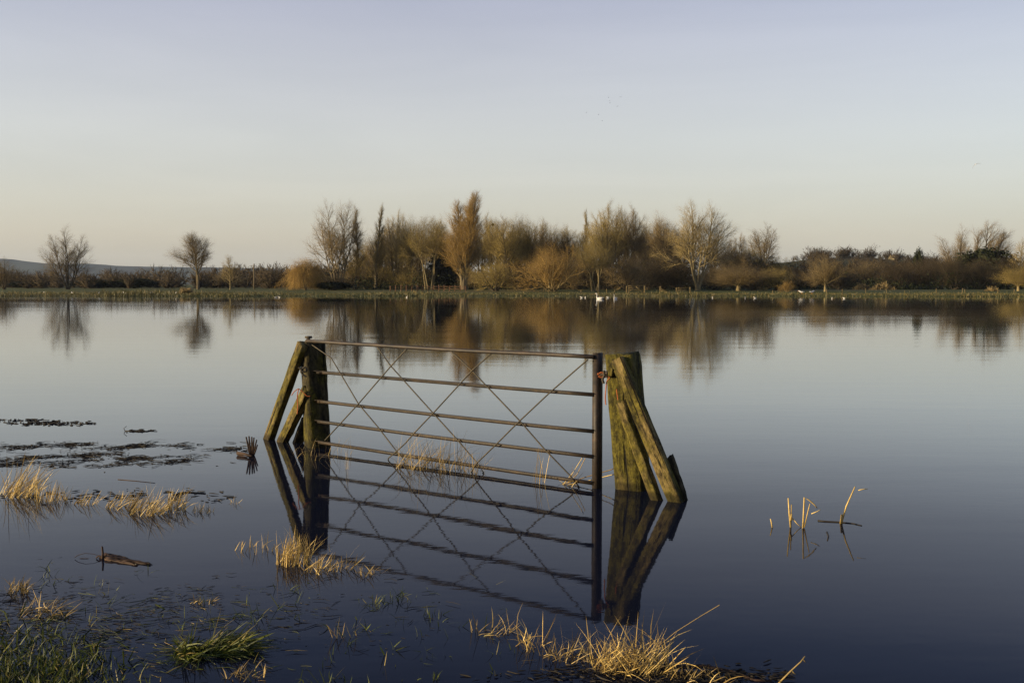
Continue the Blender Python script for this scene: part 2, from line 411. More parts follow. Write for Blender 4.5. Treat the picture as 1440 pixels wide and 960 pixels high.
# ------------------------------------------------------------------ the setting: ground, water, hills
def sstep(t):
    t = np.clip(t, 0, 1); return t * t * (3 - 2 * t)
def shore_y(x):
    return 158 + 1.6 * np.sin(x / 41.0 + 2.2) + 1.8 * np.sin(x / 19.0 + 0.6) + 1.1 * np.sin(x / 6.3) + 0.6 * np.sin(x / 2.7 + 2.0) - 3.0 * sstep((x - 20) / 60)
def ground_z(x, y):
    x = np.asarray(x, float); y = np.asarray(y, float)
    ys = shore_y(x)
    far = -0.55 + 0.78 * sstep((y - ys + 5.5) / 8.0) + 0.45 * sstep((y - ys) / 75.0) + 0.5 * sstep((y - 300) / 300)
    d = np.hypot(x + 3.6, y - 2.9)
    near = 0.24 - 0.19 * d
    near = np.maximum(near, 0.28 - 0.35 * np.maximum(y - 0.2, 0) - 0.0 * x)
    near = np.maximum(near, -0.55)
    return np.where(y < 60, near, far)
def grow_axis(lo, hi, d0, f):
    a = [0.0]; d = d0
    while a[-1] < hi: a.append(a[-1] + d); d *= f
    b = [0.0]; d = d0
    while b[-1] > lo: b.append(b[-1] - d); d *= f
    return np.array(sorted(set(a + b)))
gx = grow_axis(-9000, 9000, 0.8, 1.06)
gy = np.concatenate([np.arange(-30, 12, 0.6), np.arange(12, 130, 8), np.arange(130, 186, 0.9), np.arange(186, 320, 6), 320 * 1.12 ** np.arange(0, 34)])
X, Y = np.meshgrid(gx, gy)
rngG = np.random.default_rng(5)
Z = ground_z(X, Y) + rngG.normal(0, 0.02, X.shape)
nx, ny = len(gx), len(gy)
ii = (np.arange(ny - 1)[:, None] * nx + np.arange(nx - 1)[None]).ravel()
quads = np.stack([ii, ii + 1, ii + nx + 1, ii + nx], 1)
tag(link('ground', mesh_np('ground', np.stack([X, Y, Z], -1).reshape(-1, 3), [quads], M_GROUND, True)), 'flat green water meadow bordering the flood', kind='structure')
tag(link('water', mesh_np('water', [(-600, -12, 0), (600, -12, 0), (600, 176, 0), (-600, 176, 0)], [np.array([[0, 1, 2, 3]])], M_WATER)),
    'calm dark flood water mirroring sky and trees', kind='structure')

def hill(name, label, prof, Yc, depth, mat, seed, rough):
    rng = np.random.default_rng(seed)
    px = np.array([p[0] for p in prof], float); py = np.array([p[1] for p in prof], float)
    us = np.linspace(px[0], px[-1], 160); top = np.interp(us, px, py)
    vs = np.linspace(-1, 1, 41)
    xw = (us - 720) / FPX * Yc; zt = (400 - top) / FPX * Yc + CAM_H
    wob = np.convolve(rng.normal(0, rough, 200), np.ones(9) / 9, 'same')[:160]
    zt = zt + wob
    Xh = np.repeat(xw[None], 41, 0); Yh = Yc + vs[:, None] * depth + 0 * Xh
    fall = np.where(vs < 0, sstep(1 + vs), 1 - 0.4 * vs)[:, None]
    Zh = zt[None] * fall + rng.normal(0, rough * 0.15, Xh.shape) - 1.0
    i2 = (np.arange(40)[:, None] * 160 + np.arange(159)[None]).ravel()
    q = np.stack([i2, i2 + 1, i2 + 161, i2 + 160], 1)
    me = mesh_np(name, np.stack([Xh, Yh, Zh], -1).reshape(-1, 3), [q], mat, True)
    return tag(link(name, me), label, kind='structure')
M_HILLF = mat_hill('far_downs', (0.022, 0.030, 0.028), (0.030, 0.035, 0.032), (0.042, 0.050, 0.034), 0.0022, 0.0014)
M_HILLN = mat_hill('wooded_slope', (0.030, 0.032, 0.012), (0.05, 0.042, 0.018), (0.045, 0.065, 0.016), 0.022, 0.012)
hill('distant_hills', 'low blue distant downs beyond the flood plain', [(-900, 376), (-400, 366), (-60, 362), (15, 364), (45, 369), (85, 371.5), (130, 370.5), (170, 373.5), (230, 375), (300, 376), (430, 379), (720, 384), (1000, 389)], 5200, 1500, M_HILLF, 3, 3.0)
HILL_PROF = [(880, 398), (960, 388), (1040, 376), (1085, 369), (1120, 364), (1150, 361), (1190, 359), (1225, 362), (1270, 366), (1310, 370), (1380, 372), (1500, 374), (1800, 380), (2200, 396)]
hill('wooded_hill', 'wooded low hill with small green fields behind the right bank', HILL_PROF, 620, 230, M_HILLN, 8, 0.5)

# ------------------------------------------------------------------ gate and its two posts
rngW = np.random.default_rng(21)
GL = water_pt(435, 628); GR = water_pt(839, 687)
GU = (GR - GL); GLEN = GU.length; GU.normalize()
GN = Vector((GU.y, -GU.x, 0)).normalized()
if GN.y > 0: GN = -GN                      # towards the camera side
def gate_pt(px, py):                       # pixel -> (u, v) in the plane of the gate
    r = ray(px, py); t = (GL - CAMP).dot(GN) / r.dot(GN)
    p = CAMP + r * t - GL
    return p.dot(GU), p.z
gate = thing('field_gate', 'rusted iron field gate with five rails and thin crossed rods standing in water', 'gate', GL)
gate.rotation_euler = (0, 0, math.atan2(GU.y, GU.x))          # local X along the gate, local -Y towards the camera
def gpart(name, mb, mat, smooth=False):
    return link(name, mb.mesh(name, mat, smooth), gate)
def gbox(mb, x0, x1, y0, y1, z0, z1, sag=0.0):
    n = 12 if (x1 - x0) > 1 else 1
    if n == 1:
        v = [(x, y, z) for x in (x0, x1) for y in (y0, y1) for z in (z0, z1)]
        mb.add(v, [[0, 1, 3, 2], [4, 6, 7, 5], [0, 4, 5, 1], [2, 3, 7, 6], [0, 2, 6, 4], [1, 5, 7, 3]])
        return
    xs = np.linspace(x0, x1, n + 1); wob = np.cumsum(rngW.normal(0, 0.0012, n + 1)); wob -= np.linspace(wob[0], wob[-1], n + 1)
    v = []
    for x, wv in zip(xs, wob):
        dz = wv - sag * 4 * (x - x0) * (x1 - x) / (x1 - x0) ** 2
        v += [(x, y0, z0 + dz), (x, y1, z0 + dz), (x, y1, z1 + dz), (x, y0, z1 + dz)]
    f = [[0, 1, 2, 3], [4 * n + 3, 4 * n + 2, 4 * n + 1, 4 * n]]
    for i in range(n):
        for j in range(4): f.append([4 * i + j, 4 * (i + 1) + j, 4 * (i + 1) + (j + 1) % 4, 4 * i + (j + 1) % 4])
    mb.add(v, f)
RH = [(1.212, 1.200), (0.873, 0.862), (0.543, 0.530), (0.316, 0.300), (0.087, 0.062)]
# hanging stile: flat bar with a turned edge, and locking stile: heavy angle iron
mb = MB(); gbox(mb, -0.022, 0.022, -0.006, 0.006, -0.4, 1.240); gbox(mb, -0.022, -0.012, 0.0065, 0.045, -0.4, 1.235); gpart('stile', mb, M_RAIL)
mb = MB(); gbox(mb, GLEN - 0.045, GLEN + 0.012, -0.010, 0.002, -0.4, 1.235); gbox(mb, GLEN + 0.000, GLEN + 0.012, 0.0025, 0.075, -0.4, 1.235); gpart('stile', mb, M_RAIL)
mb = MB(); gbox(mb, -0.030, 0.036, -0.02, 0.03, 1.2405, 1.266); gpart('stile_cap', mb, M_ROPE)
# top rail is a round tube, the others light angle bars
xs = np.linspace(0.0, GLEN - 0.02, 14)
wob = np.cumsum(rngW.normal(0, 0.0015, 14)); wob -= np.linspace(wob[0], wob[-1], 14)
pts = np.stack([xs, np.full(14, -0.024), np.linspace(RH[0][0], RH[0][1], 14) + wob - 0.010 * np.sin(np.linspace(0, math.pi, 14))], 1)
mb = MB(); tubes(mb, pts, np.full(14, 0.0195), 10, cap=True); gpart('top_rail', mb, M_RAIL, True)
for zl, zr in RH[1:]:
    zm = 0.5 * (zl + zr)
    mb = MB(); gbox(mb, 0.0, GLEN - 0.03, -0.0145, -0.0085, zm - 0.018, zm + 0.018, 0.006)
    gbox(mb, 0.0, GLEN - 0.03, -0.038, -0.015, zm + 0.010, zm + 0.016, 0.006)
    o = gpart('rail', mb, M_RAIL); o.rotation_euler = (0, math.atan2(zl - zr, GLEN), 0)
# crossed rods (traced in the plane of the gate, carried a little below the water)
RODS = [[(438, 481), (470, 503), (508, 567), (535, 599), (562, 634), (575, 648)],
        [(462, 618), (508, 568), (553, 516), (577, 490)],
        [(535, 488), (553.5, 514), (613, 580), (644, 614), (675, 650), (684, 663), (672, 673)],
        [(549, 652), (551, 643), (563, 633), (575, 622), (587, 608), (613, 581), (669, 520), (695, 497)],
        [(638, 493), (669, 522), (686, 540), (734, 590), (769, 630), (805, 667), (818, 683), (806, 694)],
        [(664, 668), (675, 650), (702, 624), (734, 592), (780, 549), (831, 505)]]
for i, r in enumerate(RODS):
    pp = []
    for q in r:
        u, v = gate_pt(*q); pp.append((u, -0.043 - 0.009 * (i % 2), v))
    mb = MB(); tubes(mb, np.array(pp), np.full(len(pp), 0.0068), 6); gpart('cross_rod', mb, M_ROD, True)

def timber(name, parent, p0, p1, wd, th, normal, mat, jit=0.006, taper=1.0, chew=0.0, nseg=12):
    mb, M = box_beam(p0, p1, wd, th, normal, rngW, jit, nseg, taper, chew)
    o = link(name, mb.mesh(name, mat, False), parent)
    o.matrix_local = Matrix.Translation(-Vector(parent.location)) @ M
    return o
# right post (leans towards the gate) with its braces
def quad_post(parent, base, top, yaw, s0, s1, mat):
    n = Vector((math.cos(yaw), math.sin(yaw), 0))
    return timber('post', parent, base, top, s0, s0, n, mat, 0.007, s1 / s0, 0.008, 14)
RPB = water_pt(890, 690) + Vector((0.02, 0.13, 0)); RPT = at(876, 497, RPB.y - 0.02)
rp = thing('gate_post', 'thick mossy timber post with two diagonal braces and orange twine', 'post', (RPB.x, RPB.y, 0))
dirv = (RPT - RPB)
yawR = math.atan2(-0.88, -0.47)
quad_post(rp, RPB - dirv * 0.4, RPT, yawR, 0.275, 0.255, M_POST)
nb = Vector((-0.55, -0.83, 0.12))
def px_beam(parent, name, a, ya, b, yb, wd, th, nrmv, mat, ext=0.25, **kw):
    A = at(a[0], a[1], ya); B = at(b[0], b[1], yb); d = (B - A)
    B2 = B + d.normalized() * ext
    return timber(name, parent, B2, A, wd, th, nrmv, mat, **kw)
px_beam(rp, 'brace', (868, 505), RPB.y - 0.17, (951, 706), 8.42, 0.125, 0.075, nb, M_BRACE, jit=0.005)
px_beam(rp, 'brace', (873, 566), RPB.y - 0.20, (922, 698), 8.50, 0.085, 0.07, Vector((-0.75, -0.65, 0.1)), M_BRACE, jit=0.006, chew=0.01)
px_beam(rp, 'prop_board', (938, 643), 8.62, (958, 706), 8.50, 0.115, 0.05, nb, M_BOARD, jit=0.008, chew=0.012)
# iron staple, block and orange baler twine at the catch
mb = MB(); tubes(mb, np.array([at(846, 527, 8.93), at(851, 525, 8.86), at(858, 524, 8.82)]), np.array([0.022, 0.026, 0.02]), 6, cap=True)
o = link('catch', mb.mesh('catch', M_RAIL), rp); o.matrix_local = Matrix.Translation(-Vector(rp.location))
mb, Mx = box_beam(at(858, 529, 8.80), at(859, 518, 8.80), 0.045, 0.03, nb, rngW, 0.003, 2)
o = link('catch_block', mb.mesh('catch_block', M_BRACE), rp); o.matrix_local = Matrix.Translation(-Vector(rp.location)) @ Mx
def curve_tube(mb, pxs, Yd, r, k=5):
    pts = np.array([at(a, b, Yd if not isinstance(Yd, list) else Yd[i]) for i, (a, b) in enumerate(pxs)])
    t = np.linspace(0, 1, len(pts)); tt = np.linspace(0, 1, len(pts) * 4)
    P2 = np.stack([np.interp(tt, t, pts[:, c]) for c in range(3)], 1)
    P2[1:-1] = (P2[:-2] + 2 * P2[1:-1] + P2[2:]) / 4
    tubes(mb, P2, np.full(len(P2), r), k)
for nm, px, r in (('twine', [(841, 524), (843, 529), (848, 531), (855, 529), (858, 531), (853, 536), (852, 548), (851, 559), (852, 569)], 0.0055),
                  ('twine', [(840, 527), (846, 523), (852, 527), (846, 531), (841, 529)], 0.007),
                  ('twine', [(867, 547), (868, 554), (869, 562)], 0.005),
                  ('rope_tie', [(849, 521), (850, 528), (847, 533), (849, 539)], 0.012)):
    mb = MB(); curve_tube(mb, px, 8.80, r)
    o = link(nm, mb.mesh(nm, M_ROPE if nm == 'rope_tie' else M_TWINE), rp); o.matrix_local = Matrix.Translation(-Vector(rp.location))

# left post with its braces
LPB = water_pt(444, 630) + Vector((0.0, 0.13, 0)); LPT = at(440, 481, LPB.y)
lp = thing('gate_post', 'timber post coloured dark for its shaded face, with three leaning props and old rope, beside the gate hinge', 'post', (LPB.x, LPB.y, 0))
dirl = (LPT - LPB)
quad_post(lp, LPB - dirl * 0.4, LPT, math.atan2(-0.907, 0.42), 0.262, 0.245, M_POST_SHADE)
nl = Vector((-0.62, -0.78, 0.15))
px_beam(lp, 'brace', (425.5, 484), LPB.y - 0.16, (377, 619), 11.86, 0.118, 0.085, nl, M_BRACE, jit=0.005)
px_beam(lp, 'brace', (432, 548), LPB.y - 0.14, (397, 622), 11.66, 0.115, 0.085, nl, M_BRACE, jit=0.006, chew=0.012)
px_beam(lp, 'prop_board', (431, 590), LPB.y + 0.12, (418, 625), 11.60, 0.11, 0.06, Vector((0.35, -0.93, 0)), M_BOARD, jit=0.006)
for nm, px, r, mt in (('rope_tie', [(420, 516), (424, 519), (429, 516), (432, 521), (427, 523), (422, 520), (426, 527), (431, 530)], 0.013, M_ROPE),
                  ('twine', [(410, 556), (414, 550), (420, 546), (426, 551), (432, 557), (436, 557)], 0.005, M_TWINE),
                  ('twine', [(420, 546), (418, 556), (419, 570), (418, 582)], 0.006, M_TWINE)):
    mb = MB(); curve_tube(mb, px, LPB.y - 0.22, r)
    o = link(nm, mb.mesh(nm, mt), lp); o.matrix_local = Matrix.Translation(-Vector(lp.location))

# ------------------------------------------------------------------ bare winter trees
def rot_from(d, ang, az, rng):
    ref = np.where(np.abs(d[:, 2:3]) < 0.95, np.array([[0, 0, 1.0]]), np.array([[1.0, 0, 0]]))
    u = nrm(np.cross(d, ref)); v = np.cross(d, u)
    p = u * np.cos(az)[:, None] + v * np.sin(az)[:, None]
    return nrm(d * np.cos(ang)[:, None] + p * np.sin(ang)[:, None])
def polyline(P0, D, L, S_, wob, up, rng):
    n = len(P0); pts = np.zeros((n, S_ + 1, 3)); pts[:, 0] = P0; d = D.copy()
    for s in range(S_):
        pts[:, s + 1] = pts[:, s] + d * (L / S_)[:, None]
        d = d + rng.normal(0, wob, (n, 3)); d[:, 2] += up
        d = nrm(d)
    return pts
def make_tree(seed, H, trunks, levels, bark, twig, r0=0.38, lean=0.0, split=2, wind=0.0, keep=None):
    """trunks: list of (dx, dy, tilt angle, azimuth, length share). levels: dicts n, t=(lo,hi), ang=(base,top), L=(base,top) share of parent or H, up, wob, seg, r"""
    rng = np.random.default_rng(seed)
    P0 = np.array([(a, b, -0.3) for a, b, *_ in trunks], float)
    D = np.array([(math.sin(t) * math.cos(z), math.sin(t) * math.sin(z), math.cos(t)) for _, _, t, z, _ in trunks])
    L = np.array([H * q[4] for q in trunks])
    pts = polyline(P0, D, L, 9, 0.05, 0.03, rng)
    rads = r0 * (np.linspace(1, 0.10, 10) ** 0.9)[None] * (L / L.max())[:, None]
    rads[:, 0] *= 1.35
    a, b = MB(), MB()
    tubes(a, pts, rads, 7)
    par, prad, plen = pts, rads, L
    levels = [dict(q) for q in levels]
    if len(levels) == 3:
        levels.append(dict(n=4, t=(.05, 1), ang=(D_(34), D_(26)), L=(.55, .45), up=.03 if levels[1].get('up', 0) > -.1 else -.3, wob=.1, seg=1, r=levels[2]['r'] * .8))
    elif levels[-1]['n'] >= 4: levels[-1]['n'] += 1
    for q, m in zip(levels[-3:], (1.0, 1.25, 1.6)): q['r'] *= m
    levels[0]['n'] = int(levels[0]['n'] * 1.25)
    for li, lv in enumerate(levels):
        n = lv['n']; NP = len(par)
        lo, hi = lv['t']
        t = lo + (hi - lo) * ((np.arange(n)[None] + rng.random((NP, n))) / n)
        t = t.ravel(); pi = np.repeat(np.arange(NP), n)
        S1 = par.shape[1] - 1
        f = np.clip(t * S1, 0, S1 - 1e-4); k = f.astype(int); fr = (f - k)[:, None]
        p = par[pi, k] * (1 - fr) + par[pi, k + 1] * fr
        d = nrm(par[pi, k + 1] - par[pi, k])
        rr = prad[pi, k] * (1 - fr[:, 0]) + prad[pi, k + 1] * fr[:, 0]
        u = (t - lo) / (hi - lo)
        ang = (lv['ang'][0] * (1 - u) + lv['ang'][1] * u) * (1 + rng.normal(0, 0.22, len(t)))
        az = (np.tile(np.arange(n), NP) * 2.399 + np.repeat(rng.random(NP) * 6.28, n) + rng.normal(0, 0.5, len(t)))
        dd = rot_from(d, ang, az, rng)
        if li >= 1: dd[:, 2] += lv.get('bias', 0.0); dd = nrm(dd)
        Ls = (lv['L'][0] * (1 - u) + lv['L'][1] * u) * (plen[pi] if li else H) * rng.uniform(0.7, 1.2, len(t))
        if li: Ls *= (1.30, 1.45, 1.55)[min(li - 1, 2)]
        sg = lv.get('seg', 3)
        q = polyline(p, dd, Ls, sg, lv.get('wob', 0.12), lv.get('up', 0.1), rng)
        if wind: q[:, :, 0] += wind * np.linspace(0, 1, sg + 1)[None] ** 2 * Ls[:, None]
        rb = np.minimum(rr * 0.72, lv['r']) * rng.uniform(0.8, 1.15, len(t))
        last = li == len(levels) - 1
        r = rb[:, None] * np.linspace(1, 0.18 if not last else 0.3, sg + 1)[None]
        tubes(a if li < split - 1 else b, q, r, 5 if li == 0 else 3, tip=(li > 0))
        par, prad, plen = q, r, Ls
    for vv in b.v: vv[:, 2] = np.maximum(vv[:, 2], 0.04)
    cv = np.concatenate(b.v)
    return a.mesh('trunk', bark, True), b.mesh('crown', twig), float(np.percentile(cv[:, 2], 99.8)), cv[::max(1, len(cv) // 3000)]
TREES = {}
D_ = math.radians
def one(tilt=0.0, az=0.0, ln=0.9): return [(0, 0, tilt, az, ln)]
def vari(name, *a, **k): TREES[name] = make_tree(*a, **k)
# tall upright vase (poplar-like); split=2 keeps the big limbs with the trunk
V_UP = lambda nn=(24, 9, 8, 4): [dict(n=nn[0], t=(.22, 1), ang=(D_(48), D_(22)), L=(.40, .13), up=.10, wob=.08, seg=5, r=.16),
        dict(n=nn[1], t=(.2, 1), ang=(D_(38), D_(26)), L=(.42, .26), up=.10, wob=.10, seg=3, r=.06),
        dict(n=nn[2], t=(.12, 1), ang=(D_(36), D_(26)), L=(.46, .34), up=.08, wob=.12, seg=2, r=.032),
        dict(n=nn[3], t=(.1, 1), ang=(D_(34), D_(24)), L=(.50, .40), up=.05, wob=.1, seg=1, r=.021)]
vari('vase', 11, 24, [(0, 0, .03, 0, .95), (.2, .1, .17, .4, .86), (-.2, 0, .16, 3.4, .88)], V_UP((13, 9, 8, 5)), M_BARK, M_TW_OLIVE)
vari('vase_multi', 12, 24, [(0, 0, .04, 0, .92), (.5, .2, .14, .2, .88), (-.5, .1, .12, 3.3, .90), (1.0, .4, .22, .5, .80), (-.9, .2, .21, 2.8, .80)], V_UP((13, 8, 8, 4)), M_BARK, M_TW_BROWN, r0=.30)
vari('vase_pale', 13, 24, [(0, 0, .06, 2.6, .62), (0.1, 0, .22, .2, .85), (-0.1, 0, .20, 3.0, .88), (0, .1, .33, .1, .72), (0, .1, .29, 3.3, .74)],
     [dict(n=15, t=(.34, 1), ang=(D_(40), D_(24)), L=(.34, .12), up=.07, wob=.09, seg=5, r=.15)] + V_UP((0, 8, 7, 4))[1:], M_BARKP, M_TW_PALE, r0=.34)
# fastigiate poplar
vari('column', 21, 26, [(0, 0, .02, 0, .97), (.2, 0, .035, .2, .95), (-.15, .1, .035, 3.0, .90)],
     [dict(n=26, t=(.12, 1), ang=(D_(30), D_(14)), L=(.28, .09), up=.20, wob=.05, seg=5, r=.12),
      dict(n=10, t=(.15, 1), ang=(D_(24), D_(18)), L=(.40, .30), up=.16, wob=.07, seg=3, r=.05),
      dict(n=8, t=(.1, 1), ang=(D_(24), D_(18)), L=(.46, .40), up=.10, wob=.08, seg=2, r=.03),
      dict(n=4, t=(.1, 1), ang=(D_(22), D_(18)), L=(.5, .4), up=.06, wob=.08, seg=1, r=.02)], M_BARK, M_TW_ORANGE, r0=.40)
vari('column_slim', 22, 22, one(ln=.98),
     [dict(n=40, t=(.10, 1), ang=(D_(34), D_(18)), L=(.20, .07), up=.18, wob=.05, seg=4, r=.08),
      dict(n=9, t=(.15, 1), ang=(D_(26), D_(18)), L=(.40, .30), up=.14, wob=.07, seg=3, r=.04),
      dict(n=8, t=(.1, 1), ang=(D_(24), D_(18)), L=(.46, .40), up=.10, wob=.08, seg=2, r=.026)], M_BARK, M_TW_OLIVE, r0=.30)
# single field trees, fan of fine limbs
vari('fan', 31, 16, [(0, 0, .03, 0, .95), (.1, 0, .30, .1, .82), (-.1, 0, .28, 3.1, .85), (0, .1, .50, .4, .70), (0, .1, .48, 2.7, .70), (0, .1, .2, 1.6, .85)],
     [dict(n=13, t=(.22, 1), ang=(D_(38), D_(24)), L=(.28, .13), up=.08, wob=.08, seg=4, r=.06),
      dict(n=8, t=(.15, 1), ang=(D_(36), D_(26)), L=(.42, .3), up=.06, wob=.1, seg=3, r=.040),
      dict(n=8, t=(.1, 1), ang=(D_(34), D_(26)), L=(.46, .36), up=.05, wob=.1, seg=2, r=.042)], M_BARKD, M_TW_BROWN, r0=.19)
vari('fan_trunk', 32, 14, [(0, 0, .06, 3.0, .96), (0, 0, .04, 0.4, .90)],
     [dict(n=20, t=(.30, 1), ang=(D_(44), D_(26)), L=(.44, .14), up=.10, wob=.09, seg=5, r=.10),
      dict(n=9, t=(.15, 1), ang=(D_(36), D_(26)), L=(.40, .3), up=.06, wob=.1, seg=3, r=.036),
      dict(n=8, t=(.1, 1), ang=(D_(34), D_(26)), L=(.46, .36), up=.05, wob=.1, seg=2, r=.022)], M_BARK, M_TW_BROWN, r0=.24)
vari('birch', 33, 9, one(), [dict(n=30, t=(.15, 1), ang=(D_(55), D_(25)), L=(.34, .08), up=.08, wob=.1, seg=4, r=.05),
      dict(n=8, t=(.15, 1), ang=(D_(36), D_(26)), L=(.42, .3), up=.04, wob=.1, seg=3, r=.025),
      dict(n=5, t=(.1, 1), ang=(D_(34), D_(26)), L=(.46, .36), up=.03, wob=.1, seg=1, r=.016)], M_BARKP, M_TW_OLIVE, r0=.13)
# spreading rounded crown
vari('round', 41, 18, [(0, 0, .05, 0, .78), (.2, 0, .28, .6, .74), (-.2, 0, .26, 3.6, .74)],
     [dict(n=14, t=(.28, 1), ang=(D_(55), D_(36)), L=(.36, .20), up=.05, wob=.12, seg=5, r=.13),
      dict(n=9, t=(.15, 1), ang=(D_(46), D_(36)), L=(.44, .32), up=.04, wob=.14, seg=3, r=.05),
      dict(n=8, t=(.1, 1), ang=(D_(42), D_(34)), L=(.46, .38), up=.03, wob=.14, seg=2, r=.03),
      dict(n=4, t=(.1, 1), ang=(D_(40), D_(30)), L=(.5, .4), up=.02, wob=.1, seg=1, r=.021)], M_BARKD, M_TW_OLIVE, r0=.32)
TREES['round_dark'] = TREES['round']
# coppice with bare leaning stems
vari('coppice', 51, 17, [(i * .35 - .9, (i % 2) * .3, .10 + .05 * (i % 4), (0 if i > 2 else 3.14) + .3 * (i % 3), .80 + .04 * (i % 3)) for i in range(6)],
     [dict(n=11, t=(.45, 1), ang=(D_(46), D_(28)), L=(.26, .12), up=.08, wob=.12, seg=4, r=.08),
      dict(n=8, t=(.15, 1), ang=(D_(42), D_(30)), L=(.44, .32), up=.05, wob=.14, seg=3, r=.036),
      dict(n=8, t=(.1, 1), ang=(D_(40), D_(30)), L=(.46, .38), up=.03, wob=.14, seg=2, r=.024)], M_BARKP, M_TW_OLIVE, r0=.16)
# weeping willow
vari('weeping', 61, 11, [(0, 0, .12, .2, .75), (.1, 0, .35, 3.0, .66)],
     [dict(n=20, t=(.35, 1), ang=(D_(60), D_(40)), L=(.38, .26), up=-.02, wob=.12, seg=5, r=.09),
      dict(n=14, t=(.25, 1), ang=(D_(60), D_(50)), L=(.70, .85), up=-.42, wob=.08, seg=5, r=.03, bias=-.3),
      dict(n=7, t=(.1, .95), ang=(D_(22), D_(20)), L=(.55, .4), up=-.35, wob=.06, seg=3, r=.024, bias=-.5)], M_BARK, M_TW_ORANGE, r0=.30)
# bushy goat willow / sallow, branching from the ground
def bush_levels(up=.06, n=(8, 8, 6, 3), r=.032):
    return [dict(n=n[0], t=(.18, 1), ang=(D_(48), D_(30)), L=(.42, .20), up=up, wob=.13, seg=4, r=.07),
            dict(n=n[1], t=(.12, 1), ang=(D_(46), D_(32)), L=(.46, .36), up=up, wob=.15, seg=3, r=.035),
            dict(n=n[2], t=(.1, 1), ang=(D_(42), D_(30)), L=(.48, .40), up=.03, wob=.14, seg=2, r=r),
            dict(n=n[3], t=(.1, 1), ang=(D_(40), D_(30)), L=(.5, .4), up=.02, wob=.1, seg=1, r=r * .75)]
def fan_stems(n, spread, seed, ln=(.6, .9)):
    rg = random.Random(seed)
    return [(rg.uniform(-.5, .5), rg.uniform(-.5, .5), spread * (i + .5) / n, i * 2.399, rg.uniform(*ln)) for i in range(n)]
vari('bush_orange', 71, 11, fan_stems(13, 1.15, 1, (.62, .80)), bush_levels(), M_BARKP, M_TW_ORANGE, r0=.15, split=1)
vari('bush_brown', 73, 9, fan_stems(12, 1.1, 3), bush_levels(), M_BARKD, M_TW_BROWN, r0=.13, split=1)
TREES['bush_olive'] = TREES['bush_brown']; TREES['bush_dark'] = TREES['bush_brown']
vari('pollard', 75, 10, [(0, 0, .04, 0, .40), (.05, 0, .10, 0, .34)],
     [dict(n=22, t=(.60, 1), ang=(D_(62), D_(20)), L=(.62, .62), up=.05, wob=.07, seg=5, r=.07),
      dict(n=10, t=(.15, 1), ang=(D_(34), D_(26)), L=(.34, .28), up=.04, wob=.10, seg=3, r=.035),
      dict(n=8, t=(.1, 1), ang=(D_(34), D_(26)), L=(.46, .38), up=.03, wob=.1, seg=2, r=.024)], M_BARKP, M_TW_OLIVE, r0=.42)
vari('windy', 76, 15, [(0, 0, .10, .1, .85), (.2, 0, .30, .1, .80), (-.2, 0, .22, 3.0, .74), (0, .2, .42, .1, .70)],
     [dict(n=12, t=(.30, 1), ang=(D_(44), D_(26)), L=(.34, .14), up=.06, wob=.10, seg=5, r=.09),
      dict(n=8, t=(.15, 1), ang=(D_(38), D_(28)), L=(.42, .3), up=.05, wob=.12, seg=3, r=.04),
      dict(n=8, t=(.1, 1), ang=(D_(36), D_(28)), L=(.46, .36), up=.03, wob=.12, seg=2, r=.024)], M_BARKD, M_TW_BROWN, r0=.28, wind=.16)
# evergreen mass: short leafy sprays
def make_evergreen(seed, H, n):
    rng = np.random.default_rng(seed); a, b = MB(), MB()
    tubes(a, polyline(np.array([[0, 0, -.3]]), np.array([[0, 0, 1.]]), np.array([H * .9]), 6, .05, .02, rng), (np.linspace(.22, .04, 7))[None], 7)
    c = np.stack([rng.normal(0, 1, n), rng.normal(0, 1, n), rng.normal(0, 1, n)], 1); c = nrm(c) * (rng.random((n, 1)) ** 0.33)
    lob = 0.8 + 0.25 * np.sin(5 * np.arctan2(c[:, 1], c[:, 0]) + 3 * c[:, 2]) + rng.normal(0, .06, n)
    c = c * lob[:, None] * np.array([H * .38, H * .38, H * .48]) + np.array([0, 0, H * .52])
    d = nrm(rng.normal(0, 1, (n, 3)) + np.array([0, 0, .3]))
    L = rng.uniform(.25, .6, n)
    pts = np.stack([c, c + d * L[:, None] * .5, c + d * L[:, None]], 1)
    wd = np.stack([np.full(n, .06), np.full(n, .10), np.zeros(n)], 1)
    ribbons(b, pts, wd, nrm(np.cross(d, rng.normal(0, 1, (n, 3)))))
    return a.mesh('trunk', M_BARKD, True), b.mesh('crown', M_EVERG), H, c[::4]
TREES['evergreen'] = make_evergreen(81, 8, 9000)

def put_tree(name, kind, px, width, top, Yd, label, cat='tree', group=None, rz=None, zbase=None, twig=None):
    """crown centred on picture column px, 'width' and 'top' as in the picture, standing at distance Yd"""
    t, c, H, cv = TREES[kind]
    if rz is None: rz = (px * 0.731) % 6.28
    xr = cv[:, 0] * math.cos(rz) - cv[:, 1] * math.sin(rz)
    a, b = np.percentile(xr, [1.5, 98.5])
    x = (px - 720) / FPX * Yd
    z = float(ground_z(x, Yd)) if zbase is None else zbase
    s = (CAM_H + (400 - top) / FPX * Yd - z) / H
    sx = width / FPX * Yd / (b - a)
    o = thing(name, label, cat, (x - 0.5 * (a + b) * sx, Yd, z), rz, group, (sx, sx, s))
    link('trunk', t, o); cr = link('crown', c, o)
    twig = twig or {'bush_dark': M_TW_DARK, 'bush_olive': M_TW_OLIVE, 'round_dark': M_TW_BROWN}.get(kind)
    if twig:
        cr.material_slots[0].link = 'OBJECT'; cr.material_slots[0].material = twig
    return o
T = put_tree
def hill_z(px):
    p = np.array(HILL_PROF, float); return (400 - float(np.interp(px, p[:, 0], p[:, 1]))) / FPX * 620 + CAM_H - 1.2
